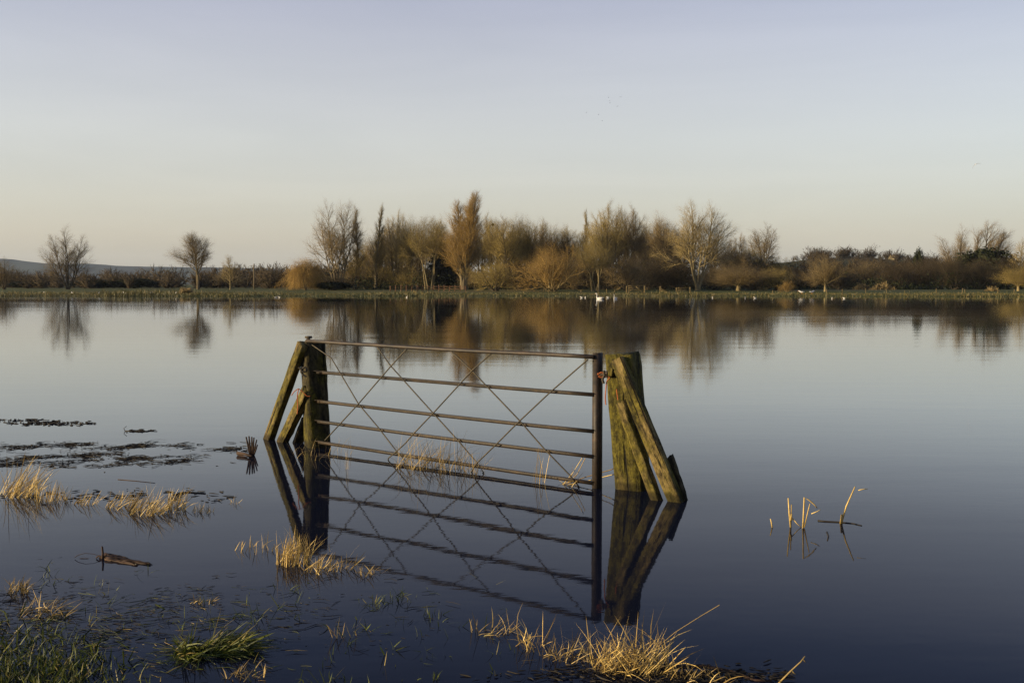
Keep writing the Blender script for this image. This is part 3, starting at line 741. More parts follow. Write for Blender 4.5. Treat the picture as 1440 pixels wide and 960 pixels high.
# back rank of the row
for px, wd, tp, kd in [(514, 44, 334, 'round_dark'), (534, 40, 322, 'round_dark'), (548, 46, 306, 'vase'), (568, 50, 306, 'vase'), (590, 50, 303, 'round_dark'), (612, 50, 304, 'vase'), (640, 44, 310, 'round_dark'), (675, 46, 302, 'vase'), (702, 54, 300, 'vase'), (728, 58, 300, 'round'), (752, 54, 305, 'vase'),
                       (780, 58, 314, 'round_dark'), (808, 54, 314, 'vase'), (838, 58, 300, 'vase'), (870, 62, 296, 'vase'), (905, 62, 303, 'round_dark'), (930, 62, 306, 'vase'), (955, 62, 314, 'round_dark'), (1000, 64, 330, 'round_dark'), (1030, 60, 338, 'round_dark'), (1058, 54, 346, 'round_dark'), (1090, 54, 356, 'round_dark')]:
    tw_ = M_TW_OLIVE if (px // 7) % 2 else M_TW_BROWN
    put_tree('bare_tree', kd, px, wd, tp, 250 + (px * 7) % 16, ('olive' if tw_ == M_TW_OLIVE else 'brown') + ' bare tree in the crowded back rank behind the tall row', 'tree', 'back rank of the tree row', twig=tw_)
# left meadow
T('bare_tree', 'fan', 2, 34, 360, 232, 'small bare tree cut by the edge of the view over the left meadow')
T('bare_tree', 'fan', 90, 68, 315, 234, 'lone bare tree fanning out from a short trunk, in front of the blue downs', rz=0.4)
T('bare_tree', 'fan_trunk', 272, 52, 324, 230, 'lone bare tree on a visible leaning trunk between downs and willow', rz=3.3)
T('young_birch', 'birch', 326, 32, 357, 226, 'small thin pale birch beside the telegraph pole', twig=M_TW_PALE)
T('weeping_willow', 'weeping', 428, 50, 360, 214, 'golden weeping willow with branches hanging to the bank', rz=1.0)
# the row on the far bank
T('poplar', 'vase_multi', 474, 66, 279, 232, 'tall bare vase-shaped poplar with several trunks next to the weeping willow', rz=0.2)
T('poplar', 'column_slim', 502, 26, 290, 238, 'thin dark poplar stem touching the many-trunked vase-shaped poplar', group=None)
T('poplar', 'column_slim', 530, 25, 285, 236, 'slim pointed brown poplar right of the vase-shaped poplars')
T('bare_tree', 'vase', 554, 44, 291, 240, 'sparse bare tree with a forked light top beside the slim pointed poplar', twig=M_TW_PALE)
T('bare_tree', 'round', 577, 40, 303, 238, 'round olive tree behind the post and rail fence, beside the bare light trunks')
T('coppiced_willow', 'coppice', 600, 56, 299, 226, 'coppiced tree with bare light trunks leaning apart behind the post and rail fence', rz=0.0)
T('bare_tree', 'round', 621, 36, 301, 246, 'olive tree filling the gap before the great pointed poplar', rz=2.0)
T('holly', 'evergreen', 630, 38, 350, 243, 'dark evergreen holly beside the trunk of the great pointed poplar')
T('great_poplar', 'column', 653, 47, 267, 222, 'tallest pointed orange-brown poplar of the row, with a twin tip', rz=0.3)
nest_tree = T('bare_tree', 'vase', 690, 40, 296, 240, 'bare tree holding a dark rook nest near its top', rz=1.2)
T('bare_tree', 'round', 716, 48, 298, 236, 'broad olive tree next to the tree with the rook nest', rz=4.0)
T('bare_tree', 'round', 741, 44, 301, 240, 'olive-brown tree above the orange sallow, nearer the nest tree', rz=5.2)
T('bare_tree', 'round_dark', 764, 38, 305, 246, 'light-topped tree standing behind the orange sallow')
T('bare_tree', 'round_dark', 793, 46, 315, 244, 'low reddish-brown tree behind the orange sallow on the gate side')
T('bare_tree', 'column_slim', 824, 20, 292, 240, 'thin spindly tree leaning on the twin-crowned ash')
T('ash_tree', 'vase', 853, 58, 279, 236, 'tall brown ash, highest of the group behind the swans', rz=2.2)
T('ash_tree', 'vase', 888, 48, 284, 240, 'upright ash crowded between the tallest ash and the dark alder', rz=5.0, twig=M_TW_BROWN)
T('alder', 'round_dark', 928, 56, 296, 234, 'dark alder standing behind the far wooden gate', rz=1.4)
T('great_ash', 'vase_pale', 986, 92, 279, 214, 'broad pale ash with lit trunk and wide crown, by the wooden hurdle', rz=0.15)
T('bare_tree', 'vase', 1032, 40, 325, 236, 'small tree tucked against the broad pale ash', rz=3.0, twig=M_TW_BROWN)
T('bare_tree', 'fan', 1069, 42, 311, 300, 'fan-topped tree rising above the willow scrub, with a cream house below', zbase=6.5, rz=2.0)
T('pollard_willow', 'pollard', 1158, 56, 351, 190, 'pollard willow with a lit stump trunk near the white geese on the bank', rz=1.0, twig=M_TW_BROWN)
T('bare_tree', 'fan', 1340, 54, 314, 268, 'bare tree with pale limbs above the hedge, left of the windswept one', rz=1.0)
T('bare_tree', 'windy', 1393, 66, 308, 262, 'windswept bare tree bending away over the dark evergreen', rz=0.0)
T('bare_tree', 'birch', 1434, 36, 333, 246, 'golden bare tree next to the windswept tree, cut by the edge', twig=M_TW_PALE)
T('holly', 'evergreen', 1384, 66, 348, 256, 'broad dark evergreen in the hedge under the windswept tree')
T('holly', 'evergreen', 1290, 12, 348, 300, 'narrow ivy-clad stump poking above the brown hedge')
T('willow_bush', 'pollard', 1432, 52, 366, 200, 'yellowish willow bush spreading low at the right end of the bank', rz=2.2, cat='bush')
# shrubs one can tell apart
T('sallow_bush', 'bush_orange', 772, 102, 334, 198, 'big rounded orange sallow bush arching over the bank', 'bush', rz=0.5)
T('sallow_bush', 'bush_olive', 692, 84, 362, 204, 'wide olive sallow bush right of the great pointed poplar', 'bush', rz=1.5)
T('coppiced_willow', 'coppice', 833, 62, 338, 204, 'coppiced willow with pale bare stems beside the orange sallow', 'bush', rz=0.6)
T('sallow_bush', 'bush_brown', 880, 70, 352, 208, 'brown scrub bush behind the far field gate', 'bush', rz=0.9)
T('sallow_bush', 'bush_dark', 930, 70, 345, 222, 'dark thicket bush between far gate and hurdle', 'bush', rz=2.9)
T('willow_bush', 'pollard', 1040, 92, 366, 204, 'wide fan-shaped willow bush next to the broad pale ash', 'bush', rz=0.3, twig=M_TW_BROWN)
T('willow_bush', 'bush_olive', 1086, 60, 371, 206, 'olive willow bush under the fan-topped tree', 'bush', rz=2.0)
T('willow_bush', 'bush_orange', 1104, 24, 392, 186, 'small golden bush on the bank before the olive willow', 'bush', rz=0.1)
T('hedge_bush', 'bush_brown', 1213, 66, 362, 246, 'rounded brown bush behind the pollard willow', 'bush', rz=0.1)
T('hedge_bush', 'bush_orange', 1195, 40, 372, 252, 'yellow-brown bush between pollard willow and rounded brown bush', 'bush', rz=3.0)

# the thicket under the row: dark leafless shrubs that only their place tells apart
rT = random.Random(9)
for i, (px, wd, top, Yd, kd) in enumerate([(468, 60, 384, 226, 'bush_dark'), (505, 64, 372, 244, 'bush_brown'), (545, 66, 370, 242, 'bush_olive'), (580, 60, 372, 236, 'bush_olive'),
        (612, 56, 366, 240, 'bush_dark'), (640, 60, 372, 246, 'bush_dark'), (668, 50, 374, 232, 'bush_brown'), (730, 70, 368, 228, 'bush_dark'), (812, 60, 352, 226, 'bush_brown'),
        (850, 74, 356, 226, 'bush_dark'), (905, 70, 362, 218, 'bush_dark'), (955, 80, 362, 218, 'bush_dark'), (1005, 76, 366, 224, 'bush_brown'), (1062, 70, 374, 216, 'bush_dark')]):
    T('thicket_shrub', kd, px, wd, top, Yd, {'bush_dark': 'dark', 'bush_brown': 'brown', 'bush_olive': 'olive'}[kd] + ' leafless shrub in the thicket under the tall row of trees', 'shrub', 'thicket under the tree row', twig=M_TW_DARK if kd == 'bush_dark' else None)
for i, (px, wd, top, Yd, kd) in enumerate([(1120, 66, 374, 232, 'bush_dark'), (1178, 56, 378, 226, 'bush_dark'), (1262, 62, 362, 238, 'bush_brown'), (1240, 64, 357, 262, 'bush_dark'), (1296, 66, 358, 246, 'bush_olive'), (1318, 60, 355, 240, 'bush_brown'),
        (1345, 66, 352, 236, 'bush_dark'), (1376, 60, 356, 232, 'bush_dark'), (1412, 62, 354, 238, 'bush_brown'), (1446, 60, 362, 240, 'bush_dark')]):
    T('hedge_shrub', kd, px, wd, top, Yd, {'bush_dark': 'dark', 'bush_brown': 'brown', 'bush_olive': 'brown'}[kd] + ' leafless shrub in the tall hedge on the right bank', 'shrub', 'tall hedge on the right bank', twig=M_TW_DARK if kd == 'bush_dark' else M_TW_SCRUB)

# far woods that read as one mass
def wood_mass(name, label, kinds, spots, mat, seed):
    rng = np.random.default_rng(seed); mb = MB()
    base = []
    for kd in kinds:
        b = MB(); rg = np.random.default_rng(seed + len(base))
        D = nrm(np.stack([rg.normal(0, .6, 12), rg.normal(0, .6, 12), np.abs(rg.normal(1, .3, 12))], 1))
        p1 = polyline(np.zeros((12, 3)), D, rg.uniform(.6, .95, 12), 3, .12, .05, rg)
        pi = np.repeat(np.arange(12), 11); u = rg.random(len(pi)); k = np.clip((u * 3).astype(int), 0, 2)
        p = p1[pi, k] + (p1[pi, k + 1] - p1[pi, k]) * (u * 3 - k)[:, None]
        d = nrm(nrm(p1[pi, k + 1] - p1[pi, k]) + rg.normal(0, .55, (len(pi), 3)))
        p2 = polyline(p, d, rg.uniform(.12, .34, len(pi)), 1, .1, 0, rg)
        pj = np.repeat(np.arange(len(pi)), 4); u = rg.random(len(pj))[:, None]
        q = p2[pj, 0] * (1 - u) + p2[pj, 1] * u
        d3 = nrm(nrm(p2[pj, 1] - p2[pj, 0]) + rg.normal(0, .6, (len(pj), 3)))
        p3 = polyline(q, d3, rg.uniform(.06, .18, len(pj)), 1, .1, 0, rg)
        tubes(b, p1, np.linspace(.014, .005, 4)[None] * np.ones((12, 1)), 3, tip=True)
        tubes(b, p2, np.array([[.011, .003]]) * np.ones((len(pi), 1)), 3, tip=True)
        tubes(b, p3, np.array([[.011, .004]]) * np.ones((len(pj), 1)), 3, tip=True)
        V = np.concatenate(b.v); F = np.concatenate(b.f[3]); Q = np.concatenate(b.f[4]) if b.f[4] else np.zeros((0, 4), int)
        base.append((V, F, Q))
    for (x, y, z, h, wd) in spots:
        V, F, Q = base[rng.integers(len(base))]
        a = rng.random() * 6.28; c, s_ = math.cos(a), math.sin(a)
        R = np.stack([V[:, 0] * c - V[:, 1] * s_, V[:, 0] * s_ + V[:, 1] * c, np.maximum(V[:, 2], 0)], 1)
        mb.add(R * np.array([wd, wd, h]) + np.array([x, y, z]), F, Q)
    return tag(link(name, mb.mesh(name, mat)), label, kind='stuff')
rW = np.random.default_rng(77)
sp = []
for i in range(130):
    px = rW.uniform(-40, 470); Yd = rW.uniform(270, 400); x = (px - 720) / FPX * Yd
    h = rW.uniform(5.6, 8.2) * (0.80 + 0.28 * sstep((px - 60) / 300)) * Yd / 330
    sp.append((x, Yd, 0.8, h, h * rW.uniform(.75, 1.1)))
wood_mass('scrub_woodland', 'low brown leafless scrub along the back of the left meadow', (0, 1, 2), sp, M_TW_SCRUB, 101)
sp = []
for i in range(110):
    px = rW.uniform(1060, 1470); v = rW.uniform(-.75, .05); Yd = 620 + v * 230
    zc = ((400 - float(np.interp(px, [p[0] for p in HILL_PROF], [p[1] for p in HILL_PROF]))) / FPX * 620 + CAM_H)
    z = zc * float(sstep(1 + v)) - 1.2
    if 1090 < px < 1125 and v < -.05: continue
    h = rW.uniform(4.5, 8.5) * (0.6 if px < 1125 else 1.0)
    sp.append(((px - 720) / FPX * Yd, Yd, z, h, h * rW.uniform(.8, 1.2)))
for i in range(45):
    px = rW.uniform(1118, 1330); v = rW.uniform(-.12, .03); zc = ((400 - float(np.interp(px, [p[0] for p in HILL_PROF], [p[1] for p in HILL_PROF]))) / FPX * 620 + CAM_H)
    h = rW.uniform(3.5, 7.0); sp.append(((px - 720) / FPX * (620 + v * 230), 620 + v * 230, zc * float(sstep(1 + v)) - 1.4, h, h * rW.uniform(.8, 1.2)))
wood_mass('hill_woodland', 'dark leafless wood covering the low hill', (0, 1, 2), sp, M_TW_SCRUB, 111)
sp = []
for i in range(70):
    px = rW.uniform(440, 1090); Yd = rW.uniform(252, 300); h = rW.uniform(6, 11)
    sp.append(((px - 720) / FPX * Yd, Yd, .9, h, h * rW.uniform(.8, 1.1)))
wood_mass('background_scrub', 'dim leafless scrub seen between the trunks of the tree row', (0, 1), sp, M_TW_DARK, 121)
sp = []
for i in range(48):
    px = rW.uniform(1090, 1480); Yd = rW.uniform(250, 300); h = rW.uniform(5.0, 9.0)
    sp.append(((px - 720) / FPX * Yd, Yd, .9, h, h * rW.uniform(.8, 1.1)))
wood_mass('background_scrub', 'dim leafless scrub filling the hedge on the right bank', (0, 1), sp, M_TW_DARK, 131)
# dark leaf sprays added to stand for deep shade at the feet of the hedge and the row
nU = 15000; upx = rW.uniform(440, 1500, nU); uY = rW.uniform(228, 250, nU); uh = np.abs(rW.normal(0, 1, nU)) * (1.3 + .9 * np.sin(upx * .06) * np.sin(upx * .017 + 1)); uh = np.minimum(uh, 3.6)
c = np.stack([(upx - 720) / FPX * uY, uY, .8 + uh], 1); d = nrm(rW.normal(0, 1, (nU, 3)) + np.array([0, 0, .3])); L = rW.uniform(.3, .7, nU)
mb = MB(); ribbons(mb, np.stack([c, c + d * L[:, None] * .5, c + d * L[:, None]], 1), np.tile([[.07, .12, 0]], (nU, 1)), nrm(np.cross(d, rW.normal(0, 1, (nU, 3)))))
tag(link('shade_sprays', mb.mesh('shade_sprays', M_EVERG)), 'dark leaf sprays added as deep shade at the foot of hedge and trees', kind='stuff')
# dark leafy brambles low on the left meadow
for px, wd, top, Yd in [(140, 60, 393, 300), (190, 50, 391, 300), (300, 40, 393, 320), (40, 40, 395, 300), (470, 40, 396, 214)]:
    T('bramble_patch', 'evergreen', px, wd, top, Yd, 'low dark bramble thicket on the far meadow', 'bramble', 'dark brambles on the far meadow')

# ------------------------------------------------------------------ things on the far bank
def local(parent, name, mb, mat, smooth=False):
    o = link(name, mb.mesh(name, mat, smooth), parent)
    o.matrix_local = Matrix.Translation(-Vector(parent.location)); return o
def far_pt(px, Yd, dz=0.0):
    Yd = max(Yd, float(shore_y((px - 720) / FPX * 165)) + 3 + (px % 5)); x = (px - 720) / FPX * Yd; return Vector((x, Yd, float(ground_z(x, Yd)) + dz))
rngF = np.random.default_rng(31)
def post_bar(parent, name, p0, p1, wd, th, mat, normal=(-.3, -1, 0)):
    mb, M = box_beam(p0, p1, wd, th, normal, rngF, 0.004, 3)
    o = link(name, mb.mesh(name, mat), parent); o.matrix_local = Matrix.Translation(-Vector(parent.location)) @ M; return o
# post and rail fence in front of the tree row
c0 = far_pt(604, 202); fence = thing('rail_fence', 'reddish post and rail fence on the far bank below the tree row', 'fence', c0)
pxs = np.linspace(549, 655, 15); fp = [far_pt(p, 202 + 2.0 * math.sin(p / 30)) for p in pxs]
for p in fp: post_bar(fence, 'post', p - Vector((0, 0, .3)), p + Vector((0, 0, 1.15 + rngF.normal(0, .05))), .17, .14, M_FENCE)
for a, b in zip(fp[:-1], fp[1:]):
    for hz in (.45, .92):
        post_bar(fence, 'rail', a + Vector((.09, -.10, hz)), b + Vector((-.09, -.10, hz + rngF.normal(0, .02))), .11, .05, M_FENCE)
# wooden field gate between posts
M_PALEW = mat_wood('pale_gate_timber', (0.13, 0.10, 0.04), (0.155, 0.115, 0.05), (0.065, 0.046, 0.02), 0.4)
def field_gate(px0, px1, Yd, h, label, nbars, cross, name='wooden_gate', cat='gate', slope=0.0):
    a = far_pt(px0, Yd); b = far_pt(px1, Yd); g = thing(name, label, cat, (a + b) / 2)
    post_bar(g, 'post', a - Vector((0, 0, .3)), a + Vector((0, 0, h * 1.02)), .20, .18, M_PALEW)
    post_bar(g, 'post', b - Vector((0, 0, .3)), b + Vector((0, 0, h * 1.08)), .20, .18, M_PALEW)
    d = Vector((.12, 0, 0))
    for k in range(nbars):
        z = h * (.12 + .85 * k / max(1, nbars - 1))
        post_bar(g, 'bar', a + d + Vector((0, -.05, z)), b - d + Vector((0, -.05, z + slope)), .09, .04, M_PALEW)
    if cross:
        m = (a + b) / 2
        post_bar(g, 'brace', a + d + Vector((0, -.10, .1)), m + Vector((-.02, -.10, h * .95)), .09, .04, M_PALEW)
        post_bar(g, 'brace', b - d + Vector((0, -.10, .1)), m + Vector((.02, -.10, h * .95)), .09, .04, M_PALEW)
    return g
field_gate(881, 906, 168, 1.35, 'pale wooden field gate with crossed braces on the far bank', 5, True)
field_gate(951, 970, 172, 1.05, 'short wooden hurdle under the broad pale ash', 4, False, 'wooden_hurdle', 'hurdle')
bf = thing('broken_fence', 'upright stake with fallen slanting rails between far gate and hurdle', 'fence', far_pt(930, 170))
p = far_pt(928, 170); post_bar(bf, 'post', p - Vector((0, 0, .3)), p + Vector((0, 0, 1.3)), .18, .16, M_PALEW)
for dz, e in ((.85, .25), (.55, .1)):
    q = far_pt(942, 170); post_bar(bf, 'rail', p + Vector((.1, -.1, dz)), q + Vector((0, -.1, e)), .12, .05, M_PALEW)
for i, (px, Yd, h) in enumerate([(817, 160, .8), (841, 158, .9), (853, 158, 1.0), (864, 157, .9), (1086, 158, .8), (1162, 164, .9), (1184, 170, .9), (1217, 170, 1.0), (1246, 168, 1.0), (1316, 160, 1.1), (1352, 162, 1.1), (1357, 166, .9), (1403, 160, 1.2), (1425, 166, .9)]):
    a = far_pt(px, Yd); o = thing('fence_post', 'short weathered stake on the far bank behind the swans' if px < 900 else 'weathered wooden post standing on the bank before the right hedge', 'post', a, 0, 'stray posts along the far bank')
    post_bar(o, 'stake', a - Vector((0, 0, .3)), a + Vector((rngF.normal(0, .08), 0, h * .9)), .11, .11, M_PALEW)
# telegraph pole
a = far_pt(358, 262); tp = thing('telegraph_pole', 'dark wooden telegraph pole on the left meadow', 'pole', a)
mb = MB(); tubes(mb, np.array([a + Vector((0, 0, -.5)), a + Vector((.05, 0, 6.6))]), np.array([.20, .15]), 8, cap=True); local(tp, 'shaft', mb, M_BARK, True)
post_bar(tp, 'crossarm', a + Vector((-.5, -.2, 6.1)), a + Vector((.5, -.2, 6.1)), .12, .10, M_BARK)
# cottage half hidden in the hedge, houses on the hill
def house(px, Yd, zb, wid, dep, wall_h, roof_h, label, chimney=True, wins=2):
    x = (px - 720) / FPX * Yd; h = thing('cottage', label, 'house', (x, Yd, zb), 0.25)
    mb = MB(); W, Dp = wid / 2, dep / 2
    mb.add([(-W, -Dp, -1), (W, -Dp, -1), (W, Dp, -1), (-W, Dp, -1), (-W, -Dp, wall_h), (W, -Dp, wall_h), (W, Dp, wall_h), (-W, Dp, wall_h), (-W, 0, wall_h + roof_h), (W, 0, wall_h + roof_h)],
           [[0, 1, 5, 4], [2, 3, 7, 6], [1, 2, 6, 5], [3, 0, 4, 7]], [[4, 8, 7], [5, 6, 9]])
    link('wall', mb.mesh('wall', M_CREAM), h)
    mb = MB(); e = .35
    for sgn in (-1, 1):
        y1, z1 = sgn * (Dp + e), wall_h - e * roof_h / Dp
        v = [(-W - e, y1, z1 + .02), (W + e, y1, z1 + .02), (W + e, 0, wall_h + roof_h + .02), (-W - e, 0, wall_h + roof_h + .02)]
        v += [(q[0], q[1], q[2] + .16) for q in v]
        mb.add(v, [[0, 1, 2, 3], [7, 6, 5, 4], [0, 4, 5, 1], [1, 5, 6, 2], [2, 6, 7, 3], [3, 7, 4, 0]])
    rf = link('roof', mb.mesh('roof', M_TILE), h)
    if chimney:
        mb = MB(); cx = -W + .6; z0, z1 = wall_h + roof_h - .3, wall_h + roof_h + 1.1
        v = [(cx + a_, b_, c_) for a_ in (-.35, .35) for b_ in (-.35, .35) for c_ in (z0, z1)]
        mb.add(v, [[0, 1, 3, 2], [4, 6, 7, 5], [0, 4, 5, 1], [2, 3, 7, 6], [1, 5, 7, 3]])
        link('chimney', mb.mesh('chimney', M_CREAM), rf)
    for k in range(wins):
        cx = -W + wid * (k + .5) / wins
        mb = MB(); v = [(cx + a_, b_, c_) for a_ in (-.5, .5) for b_ in (-Dp - .03, -Dp + .05) for c_ in (wall_h * .4, wall_h * .4 + 1.1)]
        mb.add(v, [[0, 1, 3, 2], [4, 6, 7, 5], [0, 4, 5, 1], [2, 3, 7, 6], [0, 2, 6, 4], [1, 5, 7, 3]])
        link('window', mb.mesh('window', M_GLASS), h)
    return h
house(1241, 300, .9, 5.0, 4.5, 1.9, 2.2, 'small cottage with brown roof and cream chimney hidden in the right hedge')
house(1066, 560, 12.2, 2.4, 4.0, 2.2, 1.6, 'tiny cream house below the fan-topped tree on the hill', False, 1)
house(1259, 600, 15.4, 8.0, 5.0, 2.2, 1.7, 'long pale bungalow on the hill behind the hedge', False, 3)
# pale brushwood heaps
def brush_heap(px, Yd, wid, h, n, label, seed):
    rg = np.random.default_rng(seed); a = far_pt(px, Yd); o = thing('brushwood_heap', label, 'brushwood', a)
    u = rg.uniform(-1, 1, n); zz = h * (1 - u * u) * rg.random(n) ** .7
    P = np.stack([u * wid / 2, rg.normal(0, .6, n), zz], 1); d = nrm(np.stack([rg.normal(0, 1, n), rg.normal(0, .6, n), rg.normal(.2, .45, n)], 1))
    L = rg.uniform(.5, 1.5, n)
    mb = MB(); tubes(mb, np.stack([P - d * L[:, None] / 2, P + d * L[:, None] / 2], 1), np.tile([[.07, .03]], (n, 1)), 4)
    mb.v = [np.column_stack([q[:, :2], np.maximum(q[:, 2], 0)]) for q in mb.v]
    link('branches', mb.mesh('branches', M_BRUSH), o); return o
brush_heap(1211, 222, 3.4, 1.5, 120, 'pale brushwood heap at the foot of the rounded brown bush', 1)
brush_heap(1240, 220, 4.6, 1.6, 170, 'wide pale brushwood heap in front of the cottage', 2)
brush_heap(1394, 196, 1.9, .9, 90, 'small brown brush mound on the right bank', 3)
brush_heap(262, 168, 2.2, .9, 120, 'straw-coloured grass heap by the lone leaning tree', 4)
# rook nest
tv = np.zeros(len(TREES['vase'][0].vertices) * 3); TREES['vase'][0].vertices.foreach_get('co', tv); tv = tv.reshape(-1, 3)
tv = tv[np.argmin(np.abs(tv[:, 2] - .80 * TREES['vase'][2]) + .3 * np.hypot(tv[:, 0], tv[:, 1]))]
bpy.context.view_layer.update(); a = nest_tree.matrix_world @ Vector(tv.tolist()); nest = thing('rook_nest', 'round dark twig nest high in a bare tree', 'nest', a)
rg = np.random.default_rng(4); n = 90; c = nrm(rg.normal(0, 1, (n, 3))) * rg.uniform(.1, .30, (n, 1)); d = nrm(np.cross(c, rg.normal(0, 1, (n, 3))))
mb = MB(); tubes(mb, np.stack([c - d * .2, c + d * .2], 1), np.full((n, 2), .03), 3); link('twigs', mb.mesh('twigs', M_TW_DARK), nest)

# grass along the far bank
rB = np.random.default_rng(55); n = 34000
bx = rB.uniform(-95, 95, n); by = shore_y(bx) - 1.5 + np.abs(rB.normal(0, 1, n)) ** 1.3 * 9 
clump = 0.5 + 0.5 * np.sin(bx * 1.7 + np.sin(by * .9) * 2) * np.sin(bx * .37 + 1.3)
bz = ground_z(bx, by); ok = bz > -0.10
bx, by, bz, clump = bx[ok], by[ok], bz[ok], clump[ok]; n = len(bx)
leftb = sstep((-32 - bx) / 12)
reedy = np.clip(np.sin(bx * .21 + 2) * np.sin(bx * .077) + .2 * np.sin(bx * 1.3), 0, 1)
hh = rB.uniform(.10, .26, n) * (0.6 + 1.0 * clump ** 2 + 1.6 * reedy * (rB.random(n) < .5)) * (1 + .7 * leftb)
B0 = np.stack([bx, by, bz - .03], 1); ld = rB.normal(0, .25, (n, 2))
mid = B0 + np.column_stack([ld * hh[:, None] * .4, hh * .6]); tip = B0 + np.column_stack([ld * hh[:, None] * 1.3, hh])
mb = MB(); an = rB.random(n) * 3.14
ribbons(mb, np.stack([B0, mid, tip], 1), np.tile([[.035, .030, 0]], (n, 1)), np.stack([np.cos(an), np.sin(an), 0 * an], 1))
tag(link('bank_grass', mb.mesh('bank_grass', M_BANKG)), 'rough green and yellow grass along the far bank', kind='stuff')

# ------------------------------------------------------------------ birds
def loft(mb, spine, k=8):
    """spine: (x, z, half width, half height); lofted along local X into one continuous body"""
    sp_ = np.array(spine, float); a = np.arange(k) * 2 * math.pi / k; m = len(sp_)
    d = np.gradient(sp_[:, :2], axis=0); d /= np.linalg.norm(d, axis=1)[:, None]
    V = []
    for i in range(m):
        nx_, nz_ = -d[i, 1], d[i, 0]
        for q in a:
            V.append((sp_[i, 0] + nx_ * math.sin(q) * sp_[i, 3], math.cos(q) * sp_[i, 2], sp_[i, 1] + nz_ * math.sin(q) * sp_[i, 3]))
    j = np.arange(k); jn = (j + 1) % k
    q = np.concatenate([np.stack([s * k + j, s * k + jn, (s + 1) * k + jn, (s + 1) * k + j], 1) for s in range(m - 1)])
    V.append((sp_[0, 0], 0, sp_[0, 1])); V.append((sp_[-1, 0], 0, sp_[-1, 1]))
    t = np.concatenate([np.stack([jn, j, np.full(k, m * k)], 1), np.stack([(m - 1) * k + j, (m - 1) * k + jn, np.full(k, m * k + 1)], 1)])
    mb.add(V, q, t)
SWAN = [(-.72, .34, .02, .01), (-.60, .26, .10, .05), (-.40, .18, .20, .15), (-.10, .14, .24, .21), (.18, .12, .20, .19), (.36, .20, .12, .13), (.42, .36, .06, .07), (.40, .56, .045, .05), (.40, .74, .04, .045), (.46, .86, .045, .05), (.56, .86, .05, .055), (.63, .83, .035, .04)]
GULL = [(-.26, .13, .02, .008), (-.16, .11, .05, .03), (-.02, .09, .075, .065), (.10, .10, .06, .06), (.16, .16, .04, .045), (.22, .19, .04, .042), (.26, .185, .025, .026)]
def bird(name, spine, loc, yaw, label, cat, group=None, scale=1.0, bill=True, legs=0.0, wing_mat=None):
    o = thing(name, label, cat, loc, yaw, group, (scale,) * 3)
    mb = MB(); loft(mb, spine); b = link('body', mb.mesh('body', M_WHITE, True), o); b.location.z = legs
    x, z, w_, h_ = spine[-1]
    mb = MB(); tubes(mb, np.array([(x - .01, 0, z), (x + 2.6 * h_, 0, z - .8 * h_)]), np.array([h_ * .8, h_ * .3]), 5, cap=True)
    k = link('bill', mb.mesh('bill', M_BILL), o); k.location.z = legs
    for sgn in (-1, 1):                     # folded wings along the back
        sw = [(q[0] - .06 * abs(spine[0][0]), q[1] + q[3] * .45, q[2] * .55, q[3] * .55) for q in spine[1:5]]
        mb = MB(); loft(mb, sw, 6); wg = link('wing', mb.mesh('wing', wing_mat or M_WHITE, True), o)
        wg.location = (0, sgn * spine[3][2] * .52, legs)
    if legs:
        for sgn in (-1, 1):
            mb = MB(); tubes(mb, np.array([(0, sgn * .03, legs + .06), (.0, sgn * .03, 0), (.05, sgn * .03, 0.005)]), np.array([.012, .010, .008]), 4); link('leg', mb.mesh('leg', M_BILL), o)
    return o
p = water_pt(843, 420.5); bird('swan', SWAN, p + Vector((0, 0, -.06)), 2.6, 'larger white swan swimming with upright neck, body side-on', 'swan', 'swans on the flood', .9)
p = water_pt(865, 420); bird('swan', SWAN, p + Vector((0, 0, -.06)), 4.2, 'white swan swimming towards the gate, seen nearly head-on', 'swan', 'swans on the flood', .75)
for px, py in [(388, 418.4), (393, 418.4), (572, 418.0), (818, 418.6), (823, 418.6), (855, 418.6), (1002, 419), (1048, 419.2), (1062, 419.2), (1170, 419.6), (1187, 419.8)]:
    p = water_pt(px, py); bird('gull', GULL, p + Vector((0, 0, -.03)), (px * 1.7) % 6.28, 'small white gull swimming close to the far bank', 'gull', 'gulls on the water', .95, wing_mat=M_WHITE)
for px in (64, 102, 140, 154, 176, 213, 248):
    p = far_pt(px, 158 + (px % 7)); bird('gull', GULL, p, (px * 2.3) % 6.28, 'white gull standing on the grass of the left bank', 'gull', 'gulls on the left bank', 1.25, legs=.10)
for px in (1127, 1141):
    p = far_pt(px, 163); bird('goose', GULL, p, 2.9 if px < 1130 else 0.4, 'big white goose standing on the bank near the pollard willow', 'goose', 'geese on the right bank', 2.0, legs=.10)
